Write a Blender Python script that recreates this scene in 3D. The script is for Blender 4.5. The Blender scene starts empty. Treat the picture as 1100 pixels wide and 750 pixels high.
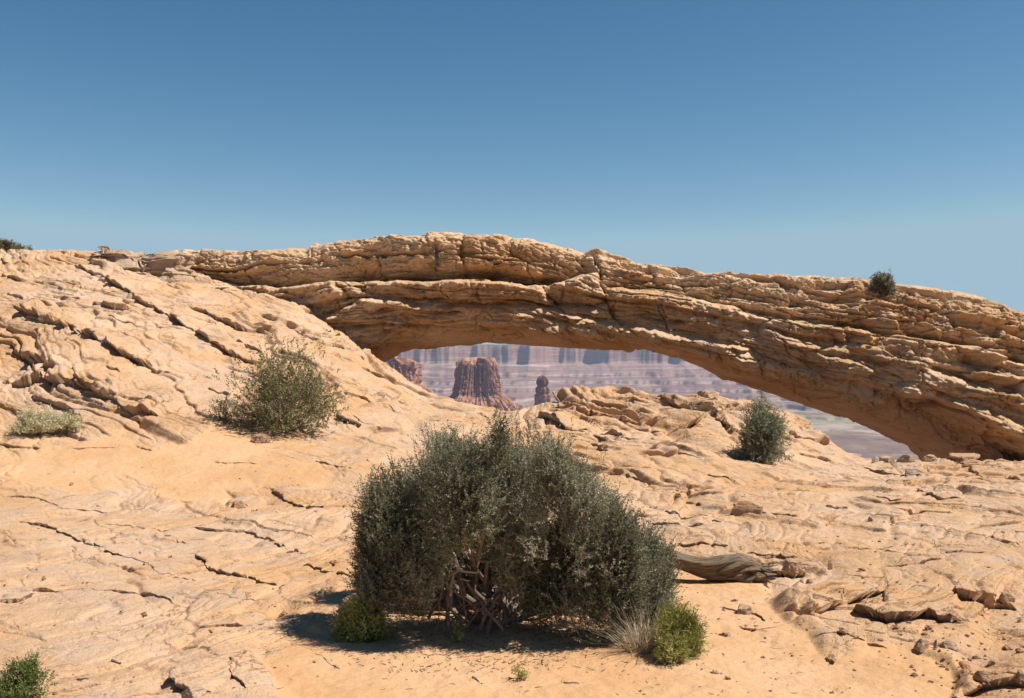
import bpy, math, random
import numpy as np
from mathutils import Vector

# ------------------------------------------------------------------ camera, light, exposure
scene = bpy.context.scene
COL = scene.collection
F = 1100 * 35.0 / 36.0            # focal length in photograph pixels (1100 x 750)
U0, V0 = 550.0, 375.0

cam_d = bpy.data.cameras.new("camera")
cam = bpy.data.objects.new("camera", cam_d)
COL.objects.link(cam)
cam_d.lens = 35.0
cam_d.sensor_width = 36.0
cam_d.clip_start = 0.1
cam_d.clip_end = 60000
cam.location = (0, 0, 0)
cam.rotation_euler = (math.radians(90), 0, 0)
scene.camera = cam

SUN_EL, SUN_AZ = math.radians(57), math.radians(97)      # azimuth clockwise from +Y
world = bpy.data.worlds.new("World")
scene.world = world
world.use_nodes = True
wn = world.node_tree
bg = wn.nodes["Background"]
sky = wn.nodes.new("ShaderNodeTexSky")
sky.sky_type = 'NISHITA'
sky.sun_disc = False
sky.sun_elevation = SUN_EL
sky.sun_rotation = SUN_AZ
sky.altitude = 1900
sky.air_density = 1.0
sky.dust_density = 0.0
sky.ozone_density = 0.8
# the photograph's deep polarised sky: the same sky with more contrast in red and green
bg.inputs[1].default_value = 0.1
sep = wn.nodes.new("ShaderNodeSeparateColor"); com = wn.nodes.new("ShaderNodeCombineColor")
wn.links.new(sky.outputs[0], sep.inputs[0])
for i, (g_, l_mid, t_mid, cap) in enumerate(((1.75, .292, .228, 1.28), (1.27, .440, .410, 1.19), (1.08, .638, .575, 1.07))):
    pw = wn.nodes.new("ShaderNodeMath"); pw.operation = 'POWER'
    ml = wn.nodes.new("ShaderNodeMath"); ml.operation = 'MULTIPLY'
    mn = wn.nodes.new("ShaderNodeMath"); mn.operation = 'MINIMUM'
    wn.links.new(sep.outputs[i], mn.inputs[0]); mn.inputs[1].default_value = cap * l_mid / (0.085 * 2 ** 0.35)
    wn.links.new(mn.outputs[0], pw.inputs[0]); pw.inputs[1].default_value = g_
    wn.links.new(pw.outputs[0], ml.inputs[0])
    ml.inputs[1].default_value = t_mid / 2 ** 0.60 / 0.1 * (0.085 * 2 ** 0.35 / l_mid) ** g_
    wn.links.new(ml.outputs[0], com.inputs[i])
wn.links.new(com.outputs[0], bg.inputs[0])

sun_d = bpy.data.lights.new("sun", 'SUN')
sun_d.energy = 5.0
sun_d.angle = math.radians(0.53)
sun_d.color = (1.0, 0.95, 0.87)
sun = bpy.data.objects.new("sun", sun_d)
COL.objects.link(sun)
sdir = Vector((math.cos(SUN_EL) * math.sin(SUN_AZ), math.cos(SUN_EL) * math.cos(SUN_AZ), math.sin(SUN_EL)))
sun.rotation_euler = sdir.to_track_quat('Z', 'Y').to_euler()
sun.location = (30, 10, 40)

vs = scene.view_settings
vs.view_transform = 'Standard'
vs.look = 'None'
vs.exposure = 0.60
vs.gamma = 1.0
vs.use_curve_mapping = False
scene.cycles.max_bounces = 8
scene.cycles.volume_bounces = 0

# ------------------------------------------------------------------ numpy noise
_r = np.random.RandomState(11)
PERM = np.concatenate([_r.permutation(256)] * 2).astype(np.int32)
GRAD = _r.normal(size=(256, 3)).astype(np.float32)
GRAD /= np.linalg.norm(GRAD, axis=1, keepdims=True)
HTAB = _r.rand(256).astype(np.float32)


def perlin(x, y, z):
    x = np.asarray(x, np.float32); y = np.asarray(y, np.float32); z = np.asarray(z, np.float32)
    x, y, z = np.broadcast_arrays(x, y, z)
    fx, fy, fz = np.floor(x), np.floor(y), np.floor(z)
    ix, iy, iz = fx.astype(np.int32) & 255, fy.astype(np.int32) & 255, fz.astype(np.int32) & 255
    x = x - fx; y = y - fy; z = z - fz
    w = lambda t: t * t * t * (t * (t * 6 - 15) + 10)
    wx, wy, wz = w(x), w(y), w(z)
    out = 0
    for dx in (0, 1):
        px = PERM[(ix + dx) & 255]
        cx = wx if dx else 1 - wx
        for dy in (0, 1):
            py = PERM[(px + iy + dy) & 255]
            cy = cx * (wy if dy else 1 - wy)
            for dz in (0, 1):
                g = GRAD[PERM[(py + iz + dz) & 255]]
                out = out + cy * (wz if dz else 1 - wz) * (g[..., 0] * (x - dx) + g[..., 1] * (y - dy) + g[..., 2] * (z - dz))
    return out * 1.6


def fbm(x, y, z, octv=4, gain=0.5, lac=2.03):
    a, s, t = 1.0, 0.0, 0.0
    for i in range(octv):
        s = s + a * perlin(x + 17.3 * i, y + 5.1 * i, z - 9.7 * i)
        t += a
        a *= gain
        x = x * lac; y = y * lac; z = z * lac
    return s / t * 1.3


def hsh(*ks):
    h = 0
    for k in ks:
        h = PERM[(h + np.asarray(k).astype(np.int64).astype(np.int32)) & 255]
    return HTAB[h]


def sstep(a, b, x):
    t = np.clip((x - a) / (b - a), 0, 1)
    return t * t * (3 - 2 * t)


def strata(s, x, thick, block, seed, groove=0.8, soft=0.16):
    """Bedded rock: each layer stands out by its own amount, broken along x into blocks, with a groove under it."""
    k0 = np.floor(s / thick)
    f = s / thick - k0
    xb = x / block / (0.5 + hsh(k0, seed)) + hsh(k0, seed + 3) * 50
    kb = np.floor(xb)
    fb = xb - kb
    v0 = hsh(k0, kb, seed + 5); v1 = hsh(k0, kb + 1, seed + 5)
    val = v0 + (v1 - v0) * sstep(0.93, 1.0, fb)
    joint = np.exp(-((np.minimum(fb, 1 - fb)) * block / 0.035) ** 2) * (hsh(k0, kb, seed + 9) > 0.45)
    e = sstep(0, soft, f) * sstep(0, soft * 0.6, 1 - f)
    return (val - 0.5) * e - (1 - e) * groove * 0.5 - 0.35 * joint * e


def facet(x, y, z, seed):
    """Fractured rock: space split into cells, each cell a plane tilted its own way; also the closeness to a cell edge."""
    x, y, z = (np.asarray(a, np.float32) for a in (x, y, z))
    fx, fy, fz = np.floor(x), np.floor(y), np.floor(z)
    f1 = np.full(x.shape, 9., np.float32); f2 = f1.copy(); val = np.zeros(x.shape, np.float32)
    for dx in (-1, 0, 1):
        for dy in (-1, 0, 1):
            for dz in (-1, 0, 1):
                cx_, cy_, cz_ = fx + dx, fy + dy, fz + dz
                h = PERM[(PERM[(PERM[(cx_.astype(np.int32) + seed) & 255] + cy_.astype(np.int32)) & 255] + cz_.astype(np.int32)) & 255]
                ex = x - cx_ - HTAB[h]; ey = y - cy_ - HTAB[(h + 71) & 255]; ez = z - cz_ - HTAB[(h + 143) & 255]
                d = ex * ex + ey * ey + ez * ez
                g = GRAD[h]
                v = (g[..., 0] * ex + g[..., 1] * ey + g[..., 2] * ez) + (HTAB[(h + 33) & 255] - .5) * .7
                nw = d < f1
                f2 = np.where(nw, f1, np.minimum(f2, d))
                val = np.where(nw, v, val); f1 = np.where(nw, d, f1)
    return val, np.sqrt(f2) - np.sqrt(f1)


# ------------------------------------------------------------------ mesh and material helpers
def mesh_obj(name, verts, faces, mat, parent=None, attrs=None, smooth=True):
    """verts (N,3); faces (M,3|4) int array -> one mesh object."""
    verts = np.ascontiguousarray(verts, np.float32)
    faces = np.ascontiguousarray(faces, np.int32)
    me = bpy.data.meshes.new(name)
    k = faces.shape[1]
    me.vertices.add(len(verts)); me.vertices.foreach_set("co", verts.ravel())
    me.loops.add(faces.size); me.loops.foreach_set("vertex_index", faces.ravel())
    me.polygons.add(len(faces))
    me.polygons.foreach_set("loop_start", np.arange(0, faces.size, k, dtype=np.int32))
    me.polygons.foreach_set("loop_total", np.full(len(faces), k, np.int32))
    me.polygons.foreach_set("use_smooth", np.full(len(faces), smooth, bool))
    me.update(calc_edges=True)
    for an, av in (attrs or {}).items():
        a = me.attributes.new(an, 'FLOAT', 'POINT')
        a.data.foreach_set("value", np.ascontiguousarray(av, np.float32).ravel())
    if mat:
        me.materials.append(mat)
    o = bpy.data.objects.new(name, me)
    COL.objects.link(o)
    if parent is not None:
        o.parent = parent
        o.matrix_parent_inverse = parent.matrix_world.inverted() if False else o.matrix_parent_inverse
    return o


def grid_faces(nr, nc, wrap=False):
    r = np.arange(nr - 1)[:, None]
    c = np.arange(nc if wrap else nc - 1)[None, :]
    c2 = (c + 1) % nc
    a = r * nc + c; b = r * nc + c2; d = (r + 1) * nc + c2; e = (r + 1) * nc + c
    return np.stack([a, b, d, e], -1).reshape(-1, 4)


def tag(o, label=None, cat=None, group=None, kind=None):
    for k, v in (("label", label), ("category", cat), ("group", group), ("kind", kind)):
        if v:
            o[k] = v
    return o


def empty(name, loc, label, cat, group=None):
    o = bpy.data.objects.new(name, None)
    COL.objects.link(o)
    o.location = loc
    o.empty_display_size = 0.1
    return tag(o, label, cat, group)


class NT:
    """Small node builder."""
    def __init__(self, name):
        self.m = bpy.data.materials.new(name)
        self.m.use_nodes = True
        self.t = self.m.node_tree
        self.n = self.t.nodes
        self.bsdf = self.n["Principled BSDF"]

    def node(self, typ, **kw):
        nd = self.n.new(typ)
        for k, v in kw.items():
            setattr(nd, k, v)
        return nd

    def set(self, sock, val):
        if hasattr(val, "is_output") or isinstance(val, bpy.types.NodeSocket):
            self.t.links.new(val, sock)
        else:
            if isinstance(val, tuple) and len(val) == 3 and sock.type == 'RGBA':
                val = val + (1,)
            sock.default_value = val

    def pos(self):
        return self.node("ShaderNodeNewGeometry").outputs["Position"]

    def attr(self, name):
        return self.node("ShaderNodeAttribute", attribute_name=name).outputs["Fac"]

    def math(self, op, a, b=0.0, clamp=False):
        nd = self.node("ShaderNodeMath", operation=op, use_clamp=clamp)
        self.set(nd.inputs[0], a); self.set(nd.inputs[1], b)
        return nd.outputs[0]

    def vmul(self, v, s):
        nd = self.node("ShaderNodeVectorMath", operation='MULTIPLY')
        self.set(nd.inputs[0], v); nd.inputs[1].default_value = s
        return nd.outputs[0]

    def noise(self, v, scale, detail=4, rough=0.55, dist=0.0):
        nd = self.node("ShaderNodeTexNoise")
        self.set(nd.inputs["Vector"], v)
        nd.inputs["Scale"].default_value = scale
        nd.inputs["Detail"].default_value = detail
        nd.inputs["Roughness"].default_value = rough
        nd.inputs["Distortion"].default_value = dist
        return nd.outputs["Fac"]

    def ramp(self, f, lo, hi):
        nd = self.node("ShaderNodeMapRange", interpolation_type='SMOOTHSTEP')
        self.set(nd.inputs[0], f)
        nd.inputs[1].default_value = lo; nd.inputs[2].default_value = hi
        return nd.outputs[0]

    def mix(self, f, a, b, blend='MIX'):
        nd = self.node("ShaderNodeMix", data_type='RGBA', blend_type=blend)
        self.set(nd.inputs["Factor"], f)
        self.set(nd.inputs["A"] if False else nd.inputs[6], a)
        self.set(nd.inputs[7], b)
        return nd.outputs[2]

    def bump(self, h, strength, dist, normal=None):
        nd = self.node("ShaderNodeBump")
        self.set(nd.inputs["Height"], h)
        nd.inputs["Strength"].default_value = strength
        nd.inputs["Distance"].default_value = dist
        if normal is not None:
            self.set(nd.inputs["Normal"], normal)
        return nd.outputs[0]

    def out(self, color, rough=0.9, normal=None, spec=0.2):
        self.set(self.bsdf.inputs["Base Color"], color)
        self.set(self.bsdf.inputs["Roughness"], rough)
        self.bsdf.inputs["Specular IOR Level"].default_value = spec
        if normal is not None:
            self.set(self.bsdf.inputs["Normal"], normal)
        return self.m


def rock_material(name, pale, orange, grey, vein, sandy=None, has_attr=True):
    dk = lambda c: (c[0] * .79, c[1] * .785, c[2] * .87)
    pale, orange, grey, vein = dk(pale), dk(orange), dk(grey), dk(vein)
    sandy = tuple(dk(c) for c in sandy) if sandy else None
    b = NT(name)
    p = b.pos()
    sx = b.node("ShaderNodeSeparateXYZ"); b.set(sx.inputs[0], p)
    if has_attr:
        s = b.attr("bed")
    else:
        s = sx.outputs[2]
    cx = b.node("ShaderNodeCombineXYZ")
    b.set(cx.inputs[0], b.math('MULTIPLY', sx.outputs[0], 0.55))
    b.set(cx.inputs[1], b.math('MULTIPLY', sx.outputs[1], 0.55))
    b.set(cx.inputs[2], b.math('MULTIPLY', s, 9.0))
    bedv = cx.outputs[0]
    bed1 = b.noise(bedv, 1.3, 5, 0.6, 0.4)
    bed2 = b.noise(bedv, 5.0, 4, 0.65, 0.3)
    big = b.noise(p, 0.45, 4, 0.6)
    med = b.noise(p, 2.3, 5, 0.65)
    fine = b.noise(p, 38.0, 5, 0.7)
    grain = b.noise(p, 150.0, 3, 0.7)
    c = b.mix(b.ramp(big, 0.36, 0.66), pale, orange)
    c = b.mix(b.math('MULTIPLY', b.ramp(med, 0.46, 0.72), 0.75), c, grey)
    c = b.mix(b.math('MULTIPLY', b.ramp(bed1, 0.53, 0.70), 0.6), c, orange)
    c = b.mix(b.math('MULTIPLY', b.ramp(bed2, 0.58, 0.74), 0.5), c, vein)
    c = b.mix(b.math('MULTIPLY', b.ramp(fine, 0.58, 0.78), 0.35), c, vein)
    ck = b.noise(b.vmul(bedv, (1, 1, .28)), 2.2, 5, .6, .6)
    ck = b.math('ABSOLUTE', b.math('SUBTRACT', ck, .5))
    ckm = b.math('MULTIPLY', b.ramp(ck, .014, .003), b.ramp(b.noise(p, 1.1, 3), .48, .62))
    c = b.mix(b.math('MULTIPLY', ckm, .75), c, vein)
    c = b.mix(b.math('MULTIPLY', b.ramp(b.noise(p, 75.0, 4, .75), .60, .74), .45), c, vein)
    if has_attr:
        t = b.attr("tone")
        tm = b.node("ShaderNodeMix", data_type='RGBA', blend_type='MULTIPLY')
        tm.inputs["Factor"].default_value = 1.0
        comb = b.node("ShaderNodeCombineColor")
        for i in range(3):
            b.set(comb.inputs[i], t)
        b.set(tm.inputs[6], c); b.set(tm.inputs[7], comb.outputs[0])
        c = tm.outputs[2]
    h = b.math('ADD', b.math('MULTIPLY', fine, 0.5), b.math('MULTIPLY', bed2, 0.9))
    h = b.math('SUBTRACT', h, b.math('MULTIPLY', ckm, .5))
    nrm = b.bump(h, 0.75, 0.04)
    nrm = b.bump(b.noise(p, 11.0, 5, .7), 0.5, 0.07, nrm)
    nrm = b.bump(grain, 0.30, 0.006, nrm)
    if sandy:
        sa = b.math('ADD', b.attr("sand"), b.math('ADD', b.math('MULTIPLY', b.math('SUBTRACT', b.noise(p, 3.2, 6, 0.65), 0.5), 0.9), b.math('MULTIPLY', b.math('SUBTRACT', b.noise(p, 17.0, 5, 0.7), 0.5), 0.55)))
        sm = b.ramp(sa, 0.455, 0.545)
        sn = b.noise(p, 210.0, 3, 0.8)
        sc = b.mix(b.ramp(b.noise(p, 1.1, 5, 0.6), 0.35, 0.65), sandy[0], sandy[1])
        sc = b.mix(b.math('MULTIPLY', b.ramp(sn, 0.55, 0.75), 0.35), sc, sandy[2])
        sc = b.mix(b.math('MULTIPLY', b.ramp(b.noise(p, 22.0, 5, 0.75), 0.56, 0.70), 0.28), sc, sandy[2])
        c = b.mix(sm, c, sc)
        hs = b.math('ADD', b.math('MULTIPLY', b.noise(p, 14.0, 5, 0.65), 1.0), b.math('MULTIPLY', sn, 0.14))
        ns = b.bump(hs, 0.55, 0.035)
        mx = b.node("ShaderNodeMix", data_type='VECTOR')
        b.set(mx.inputs[0], sm); b.set(mx.inputs[4], nrm); b.set(mx.inputs[5], ns)
        nrm = mx.outputs[1]
    return b.out(c, 0.93, nrm, 0.12)


M_GROUND = rock_material("slickrock", (0.635, 0.425, 0.245), (0.59, 0.345, 0.155), (0.54, 0.395, 0.27), (0.38, 0.20, 0.085),
                         sandy=((0.655, 0.40, 0.20), (0.60, 0.345, 0.152), (0.36, 0.18, 0.075)))
M_ARCH = rock_material("arch_sandstone", (0.71, 0.50, 0.285), (0.59, 0.345, 0.15), (0.58, 0.42, 0.255), (0.25, 0.135, 0.065))
M_ROCK = rock_material("loose_sandstone", (0.58, 0.41, 0.25), (0.50, 0.29, 0.14), (0.47, 0.35, 0.25), (0.33, 0.19, 0.10), has_attr=False)


# ------------------------------------------------------------------ ground: base surface from points seen in the photograph
def P(u, v, d):
    return ((u - U0) / F * d, d, (V0 - v) / F * d)


CTRL = []
for u in (-500, -150, 0, 275, 550, 825, 1100, 1250, 1600):
    for v, d in ((750, 5.0), (690, 6.0), (640, 7.2), (600, 8.7)):
        CTRL.append(P(u, v, d))
for u in (150, 330, 550, 700, 850, 1000, 1150, 1500):
    CTRL.append(P(u, 560, 10.6)); CTRL.append(P(u, 530, 12.4))
CTRL += [P(*t) for t in (
    (0, 560, 10.5), (0, 520, 12.5), (-200, 560, 10.5),
    (0, 500, 13.4), (180, 500, 13.5), (350, 500, 13.6), (0, 470, 14.6), (180, 460, 15), (350, 470, 15.5),
    (450, 480, 15.5), (550, 470, 16), (600, 470, 16.2),
    (720, 520, 13), (800, 510, 14), (900, 520, 14), (1000, 520, 14.5), (1100, 520, 14), (900, 500, 17), (1000, 502, 17.5), (1100, 503, 17.5),
    (450, 420, 23), (425, 403, 23.8), (400, 388, 24.3), (500, 433, 21.5), (545, 441, 20.6), (575, 443, 20),
    (600, 428, 19.4), (630, 421, 19.4), (660, 416, 19.5), (700, 425, 19.5), (750, 431, 19.5), (800, 437, 19.5), (850, 452, 19.4), (875, 472, 19.3), (892, 490, 19.4),
    (940, 494, 20), (1000, 493, 20.5), (1040, 494, 20), (1100, 498, 20),
    (600, 458, 17.3), (660, 452, 17.8), (720, 462, 17.2), (780, 478, 16.5), (840, 495, 16.3), (600, 492, 14.5), (660, 492, 14.5),
    (0, 447, 15.5), (0, 410, 17), (0, 350, 20), (0, 300, 23), (0, 273, 25.5), (60, 274, 25.5), (120, 282, 25.5), (100, 402, 17), (100, 350, 19.5), (100, 310, 22.5),
    (200, 440, 16), (200, 400, 18), (200, 350, 21), (200, 309, 24.5), (280, 321, 24.5), (350, 345, 24.5), (300, 442, 16.5), (300, 400, 19), (300, 360, 22),
    (370, 440, 17.5), (370, 400, 20.5), (370, 364, 23.8), (430, 447, 18), (430, 421, 21),
    (-200, 350, 20), (-200, 262, 26), (-300, 450, 14), (-300, 500, 12.5), (1300, 520, 14), (1300, 500, 20))]
CTRL += [(-12, 33, 2.55), (-4, 31, 1.1), (4, 31, -3.4), (14, 32, -4), (-30, 30, 2.4), (-60, 25, 2.8), (-60, 0, -1.4), (60, 10, -2.6), (60, 30, -4), (30, 26, -3.4),
         (-60, -40, -1.8), (0, -40, -1.8), (60, -40, -1.9), (0, -8, -1.74), (-12, -5, -1.75), (12, -5, -1.75), (0, 1, -1.74)]
CTRL = np.array(CTRL, np.float64)


def tps_fit(c):
    n = len(c)
    r2 = ((c[:, None, :2] - c[None, :, :2]) ** 2).sum(-1)
    K = np.where(r2 > 0, r2 * np.log(r2 + 1e-12) * 0.5, 0) + np.eye(n) * 0.02
    Pm = np.c_[np.ones(n), c[:, :2]]
    A = np.zeros((n + 3, n + 3)); A[:n, :n] = K; A[:n, n:] = Pm; A[n:, :n] = Pm.T
    return np.linalg.solve(A, np.r_[c[:, 2], 0, 0, 0])


TW = tps_fit(CTRL)


def base_z(x, y):
    sh = np.shape(x)
    x = np.asarray(x, np.float64).ravel(); y = np.asarray(y, np.float64).ravel()
    out = np.empty(len(x))
    for i in range(0, len(x), 40000):
        xa, ya = x[i:i + 40000, None], y[i:i + 40000, None]
        r2 = (xa - CTRL[:, 0]) ** 2 + (ya - CTRL[:, 1]) ** 2
        out[i:i + 40000] = (0.5 * r2 * np.log(r2 + 1e-12)) @ TW[:-3] + TW[-3] + TW[-2] * xa[:, 0] + TW[-1] * ya[:, 0]
    return np.clip(out, -6, 4).reshape(sh)


def edge_y(u):
    return np.interp(u, [-2000, 330, 372, 400, 425, 450, 500, 545, 575, 600, 660, 800, 850, 885, 940, 1000, 1030, 1080, 1500, 3000],
                     [36, 32, 29, 24.4, 24.0, 23.2, 21.7, 20.8, 20.2, 19.6, 19.7, 19.7, 19.6, 19.6, 20.2, 20.8, 22, 27, 28, 30])


# grid, finer where the surface is near
ys = [4.1]
while ys[-1] < 27.5:
    y = ys[-1]
    ys.append(y + min(y * y / (2.0 * F) * 0.62, y / (F * 0.62)))
ys = [-160, -80, -40, -20, -10, -5, -2, 0, 1.2, 2.2, 3.0, 3.6] + ys + list(np.arange(27.8, 33, 0.4)) + [34, 36, 39, 43, 48, 54]
ys = np.array(ys)
tf = np.linspace(-0.66, 0.66, 1080)
tout = 0.66 + np.cumsum(np.geomspace(0.004, 12, 34))
ts = np.concatenate([-tout[::-1], tf, tout])
T, Y = np.meshgrid(ts, ys)
YE = np.maximum(Y, 3.0)
X = T * YE
GU = U0 + F * T
Z = base_z(X, Y)
NR, NC = X.shape

# base normals
gzx = np.gradient(Z, axis=1) / np.gradient(X, axis=1)
gzy = np.zeros_like(Z)
dY = np.gradient(Y, axis=0); dXr = np.gradient(X, axis=0)
gzy = (np.gradient(Z, axis=0) - gzx * dXr) / dY
nl = np.sqrt(gzx ** 2 + gzy ** 2 + 1)
BN = np.stack([-gzx / nl, -gzy / nl, 1 / nl], -1)

Yp = np.maximum(Y, 1.0)
GV = V0 - F * Z / Yp

# amplitude of bedding relief and amount of sand, from places in the photograph (u, v, relief, sand)
ANCH = np.array([
    (0, 740, .15, .10), (110, 690, .15, .15), (60, 600, .22, .10), (150, 640, .3, .35), (250, 680, .3, .45), (330, 720, .1, .75), (250, 735, .35, .2),
    (420, 735, .02, 1), (560, 735, .0, 1), (560, 690, .0, 1), (700, 735, .0, 1), (800, 720, .02, 1), (900, 735, .05, .95), (980, 720, .1, .9),
    (1080, 735, .5, .15), (1070, 690, .35, .2), (1000, 690, .25, .4), (900, 690, .3, .45), (860, 650, .6, .25), (780, 640, .05, .95), (750, 640, .0, 1), (820, 680, .1, .9), (850, 705, .05, .95),
    (300, 640, .25, .45), (350, 600, .3, .25), (200, 600, .3, .2), (280, 580, .4, .1), (330, 540, .35, .2), (150, 560, .25, .2), (50, 545, .2, .1),
    (60, 505, .06, .95), (200, 505, .06, .95), (330, 515, .12, .7), (30, 480, .25, .5), (120, 480, .15, .75), (240, 475, .12, .85), (360, 480, .3, .35), (100, 455, .25, .35),
    (200, 450, .35, .2), (10, 430, .5, 0), (100, 430, .5, 0), (170, 440, .6, .05), (50, 380, .55, 0), (150, 390, .6, 0), (100, 330, .55, 0), (220, 330, .45, 0), (200, 390, .35, .05),
    (280, 400, .6, 0), (230, 420, .3, .1), (300, 350, .8, 0), (370, 390, .7, 0), (50, 290, .6, 0), (150, 300, .7, 0), (260, 320, .6, 0), (200, 285, 1, 0),
    (420, 430, .6, 0), (450, 460, .35, 0), (520, 450, .35, 0), (400, 500, .25, .1), (450, 540, .2, .1), (620, 470, .8, 0), (650, 430, 1., 0), (720, 440, 1., 0), (780, 440, 1.1, 0),
    (850, 460, 1., 0), (700, 490, .7, 0), (680, 540, .6, .05), (760, 540, .55, .1), (800, 560, .5, .1), (850, 510, .35, .1), (880, 540, .35, .15), (950, 520, .5, .05),
    (1050, 510, .8, 0), (1050, 550, .4, .1), (950, 570, .45, .1), (1050, 600, .3, .1), (850, 600, .5, .35), (950, 620, .3, .3), (1050, 640, .4, .1), (740, 590, .35, .4), (950, 650, .4, .1)])


def place_field(u, v):
    sh = u.shape
    u = u.ravel(); v = np.clip(v.ravel(), 230, 900)
    A = np.empty(len(u), np.float32); S = np.empty(len(u), np.float32)
    for i in range(0, len(u), 60000):
        w = 1.0 / (((u[i:i + 60000, None] - ANCH[:, 0]) / 1.5) ** 2 + (v[i:i + 60000, None] - ANCH[:, 1]) ** 2 + 60.0) ** 1.6
        w /= w.sum(1, keepdims=True)
        A[i:i + 60000] = w @ ANCH[:, 2]; S[i:i + 60000] = w @ ANCH[:, 3]
    return A.reshape(sh), S.reshape(sh)


AMP, SAND = place_field(GU, GV)
near = (np.abs(T) < 1.6)
AMP = np.where(near, AMP, 0.4); SAND = np.where(near, SAND, 0.15)
X32, Y32, Z32 = X.astype(np.float32), Y.astype(np.float32), Z.astype(np.float32)
wq = fbm(X32 * .16, Y32 * .16, Z32 * .3, 3)
wq2 = fbm(X32 * .8 + 40, Y32 * .8, Z32 * .8, 3)
BED = Z32 + 0.22 * X32 - 0.10 * Y32 + 0.42 * wq + 0.07 * wq2
XW = X32 + 0.8 * Y32 + 0.5 * wq2
SANDN = SAND + 0.28 * fbm(X32 * .9, Y32 * .9, Z32, 4)
ROCKM = 1 - sstep(0.42, 0.62, SANDN)
STEEP = 0.35 + 0.65 * AMP                                   # taller beds on the steep slopes
D = np.zeros_like(X32); DS = np.zeros_like(X32)        # DS: beds, pushed out towards the open side so that their lips overhang
DS += 0.26 * AMP * strata(BED, XW, 0.42, 2.4, 1, 0.9, 0.14) * ROCKM
DS += 0.105 * (.12 + AMP) * strata(BED + .11, XW * 1.1, 0.145, 1.1, 2, 1.0, 0.12) * ROCKM * sstep(-.4, .2, fbm(X32 * .5, Y32 * .5, Z32 * .5 + 9, 3))
DS += 0.062 * (.15 + AMP) * strata(BED + .03, XW * .9, 0.052, .7, 3, 1.0, 0.2) * ROCKM * sstep(-.3, .2, fbm(X32 * .9, Y32 * .9 + 5, Z32 * .5, 3))
D += 0.09 * AMP * fbm(X32 * .9, Y32 * .9, Z32 * .9, 4) * ROCKM
D += 0.028 * (.25 + AMP) * fbm(X32 * 4, Y32 * 4, Z32 * 4, 4) * ROCKM
D += (0.022 * fbm(X32 * 1.7, Y32 * 1.7, Z32, 3) + .014 * np.minimum(fbm(X32 * 4.5, Y32 * 4.0, Z32 + 77, 2) + .15, 0) + 0.006 * fbm(X32 * 11, Y32 * 11, Z32 * 5, 3) - 0.01) * (1 - ROCKM)
# faint beds that wear through everywhere on the flat rock
flatbed = 0.055 * X32 + 0.16 * Y32 + 0.5 * wq + 0.10 * wq2
fl = strata(flatbed, XW, 0.17, 3.5, 7, 0.6, 0.10)
DS += 0.028 * fl * ROCKM * sstep(-.1, .35, fbm(X32 * .55, Y32 * .55, Z32 + 30, 3)) * (1 - 0.5 * AMP)

# ledges and cracks that can be picked out in the photograph: line, height (m), fall-off behind (m)
def C1(pts): return [(x / 2.68, 220 + y / 2.68) for x, y in pts]
def C2(pts): return [(250 + x / 3, 230 + y / 3) for x, y in pts]
def C3(pts): return [(500 + x / 3, 230 + y / 3) for x, y in pts]
def C4(pts): return [(780 + x / 2.884, 260 + y / 2.884) for x, y in pts]
def C5(pts): return [(360 + x / 2.42, 440 + y / 2.42) for x, y in pts]
def C6(pts): return [(x / 2.68, 470 + y / 2.68) for x, y in pts]
def C7(pts): return [(700 + x / 2.75, 480 + y / 2.75) for x, y in pts]


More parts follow.
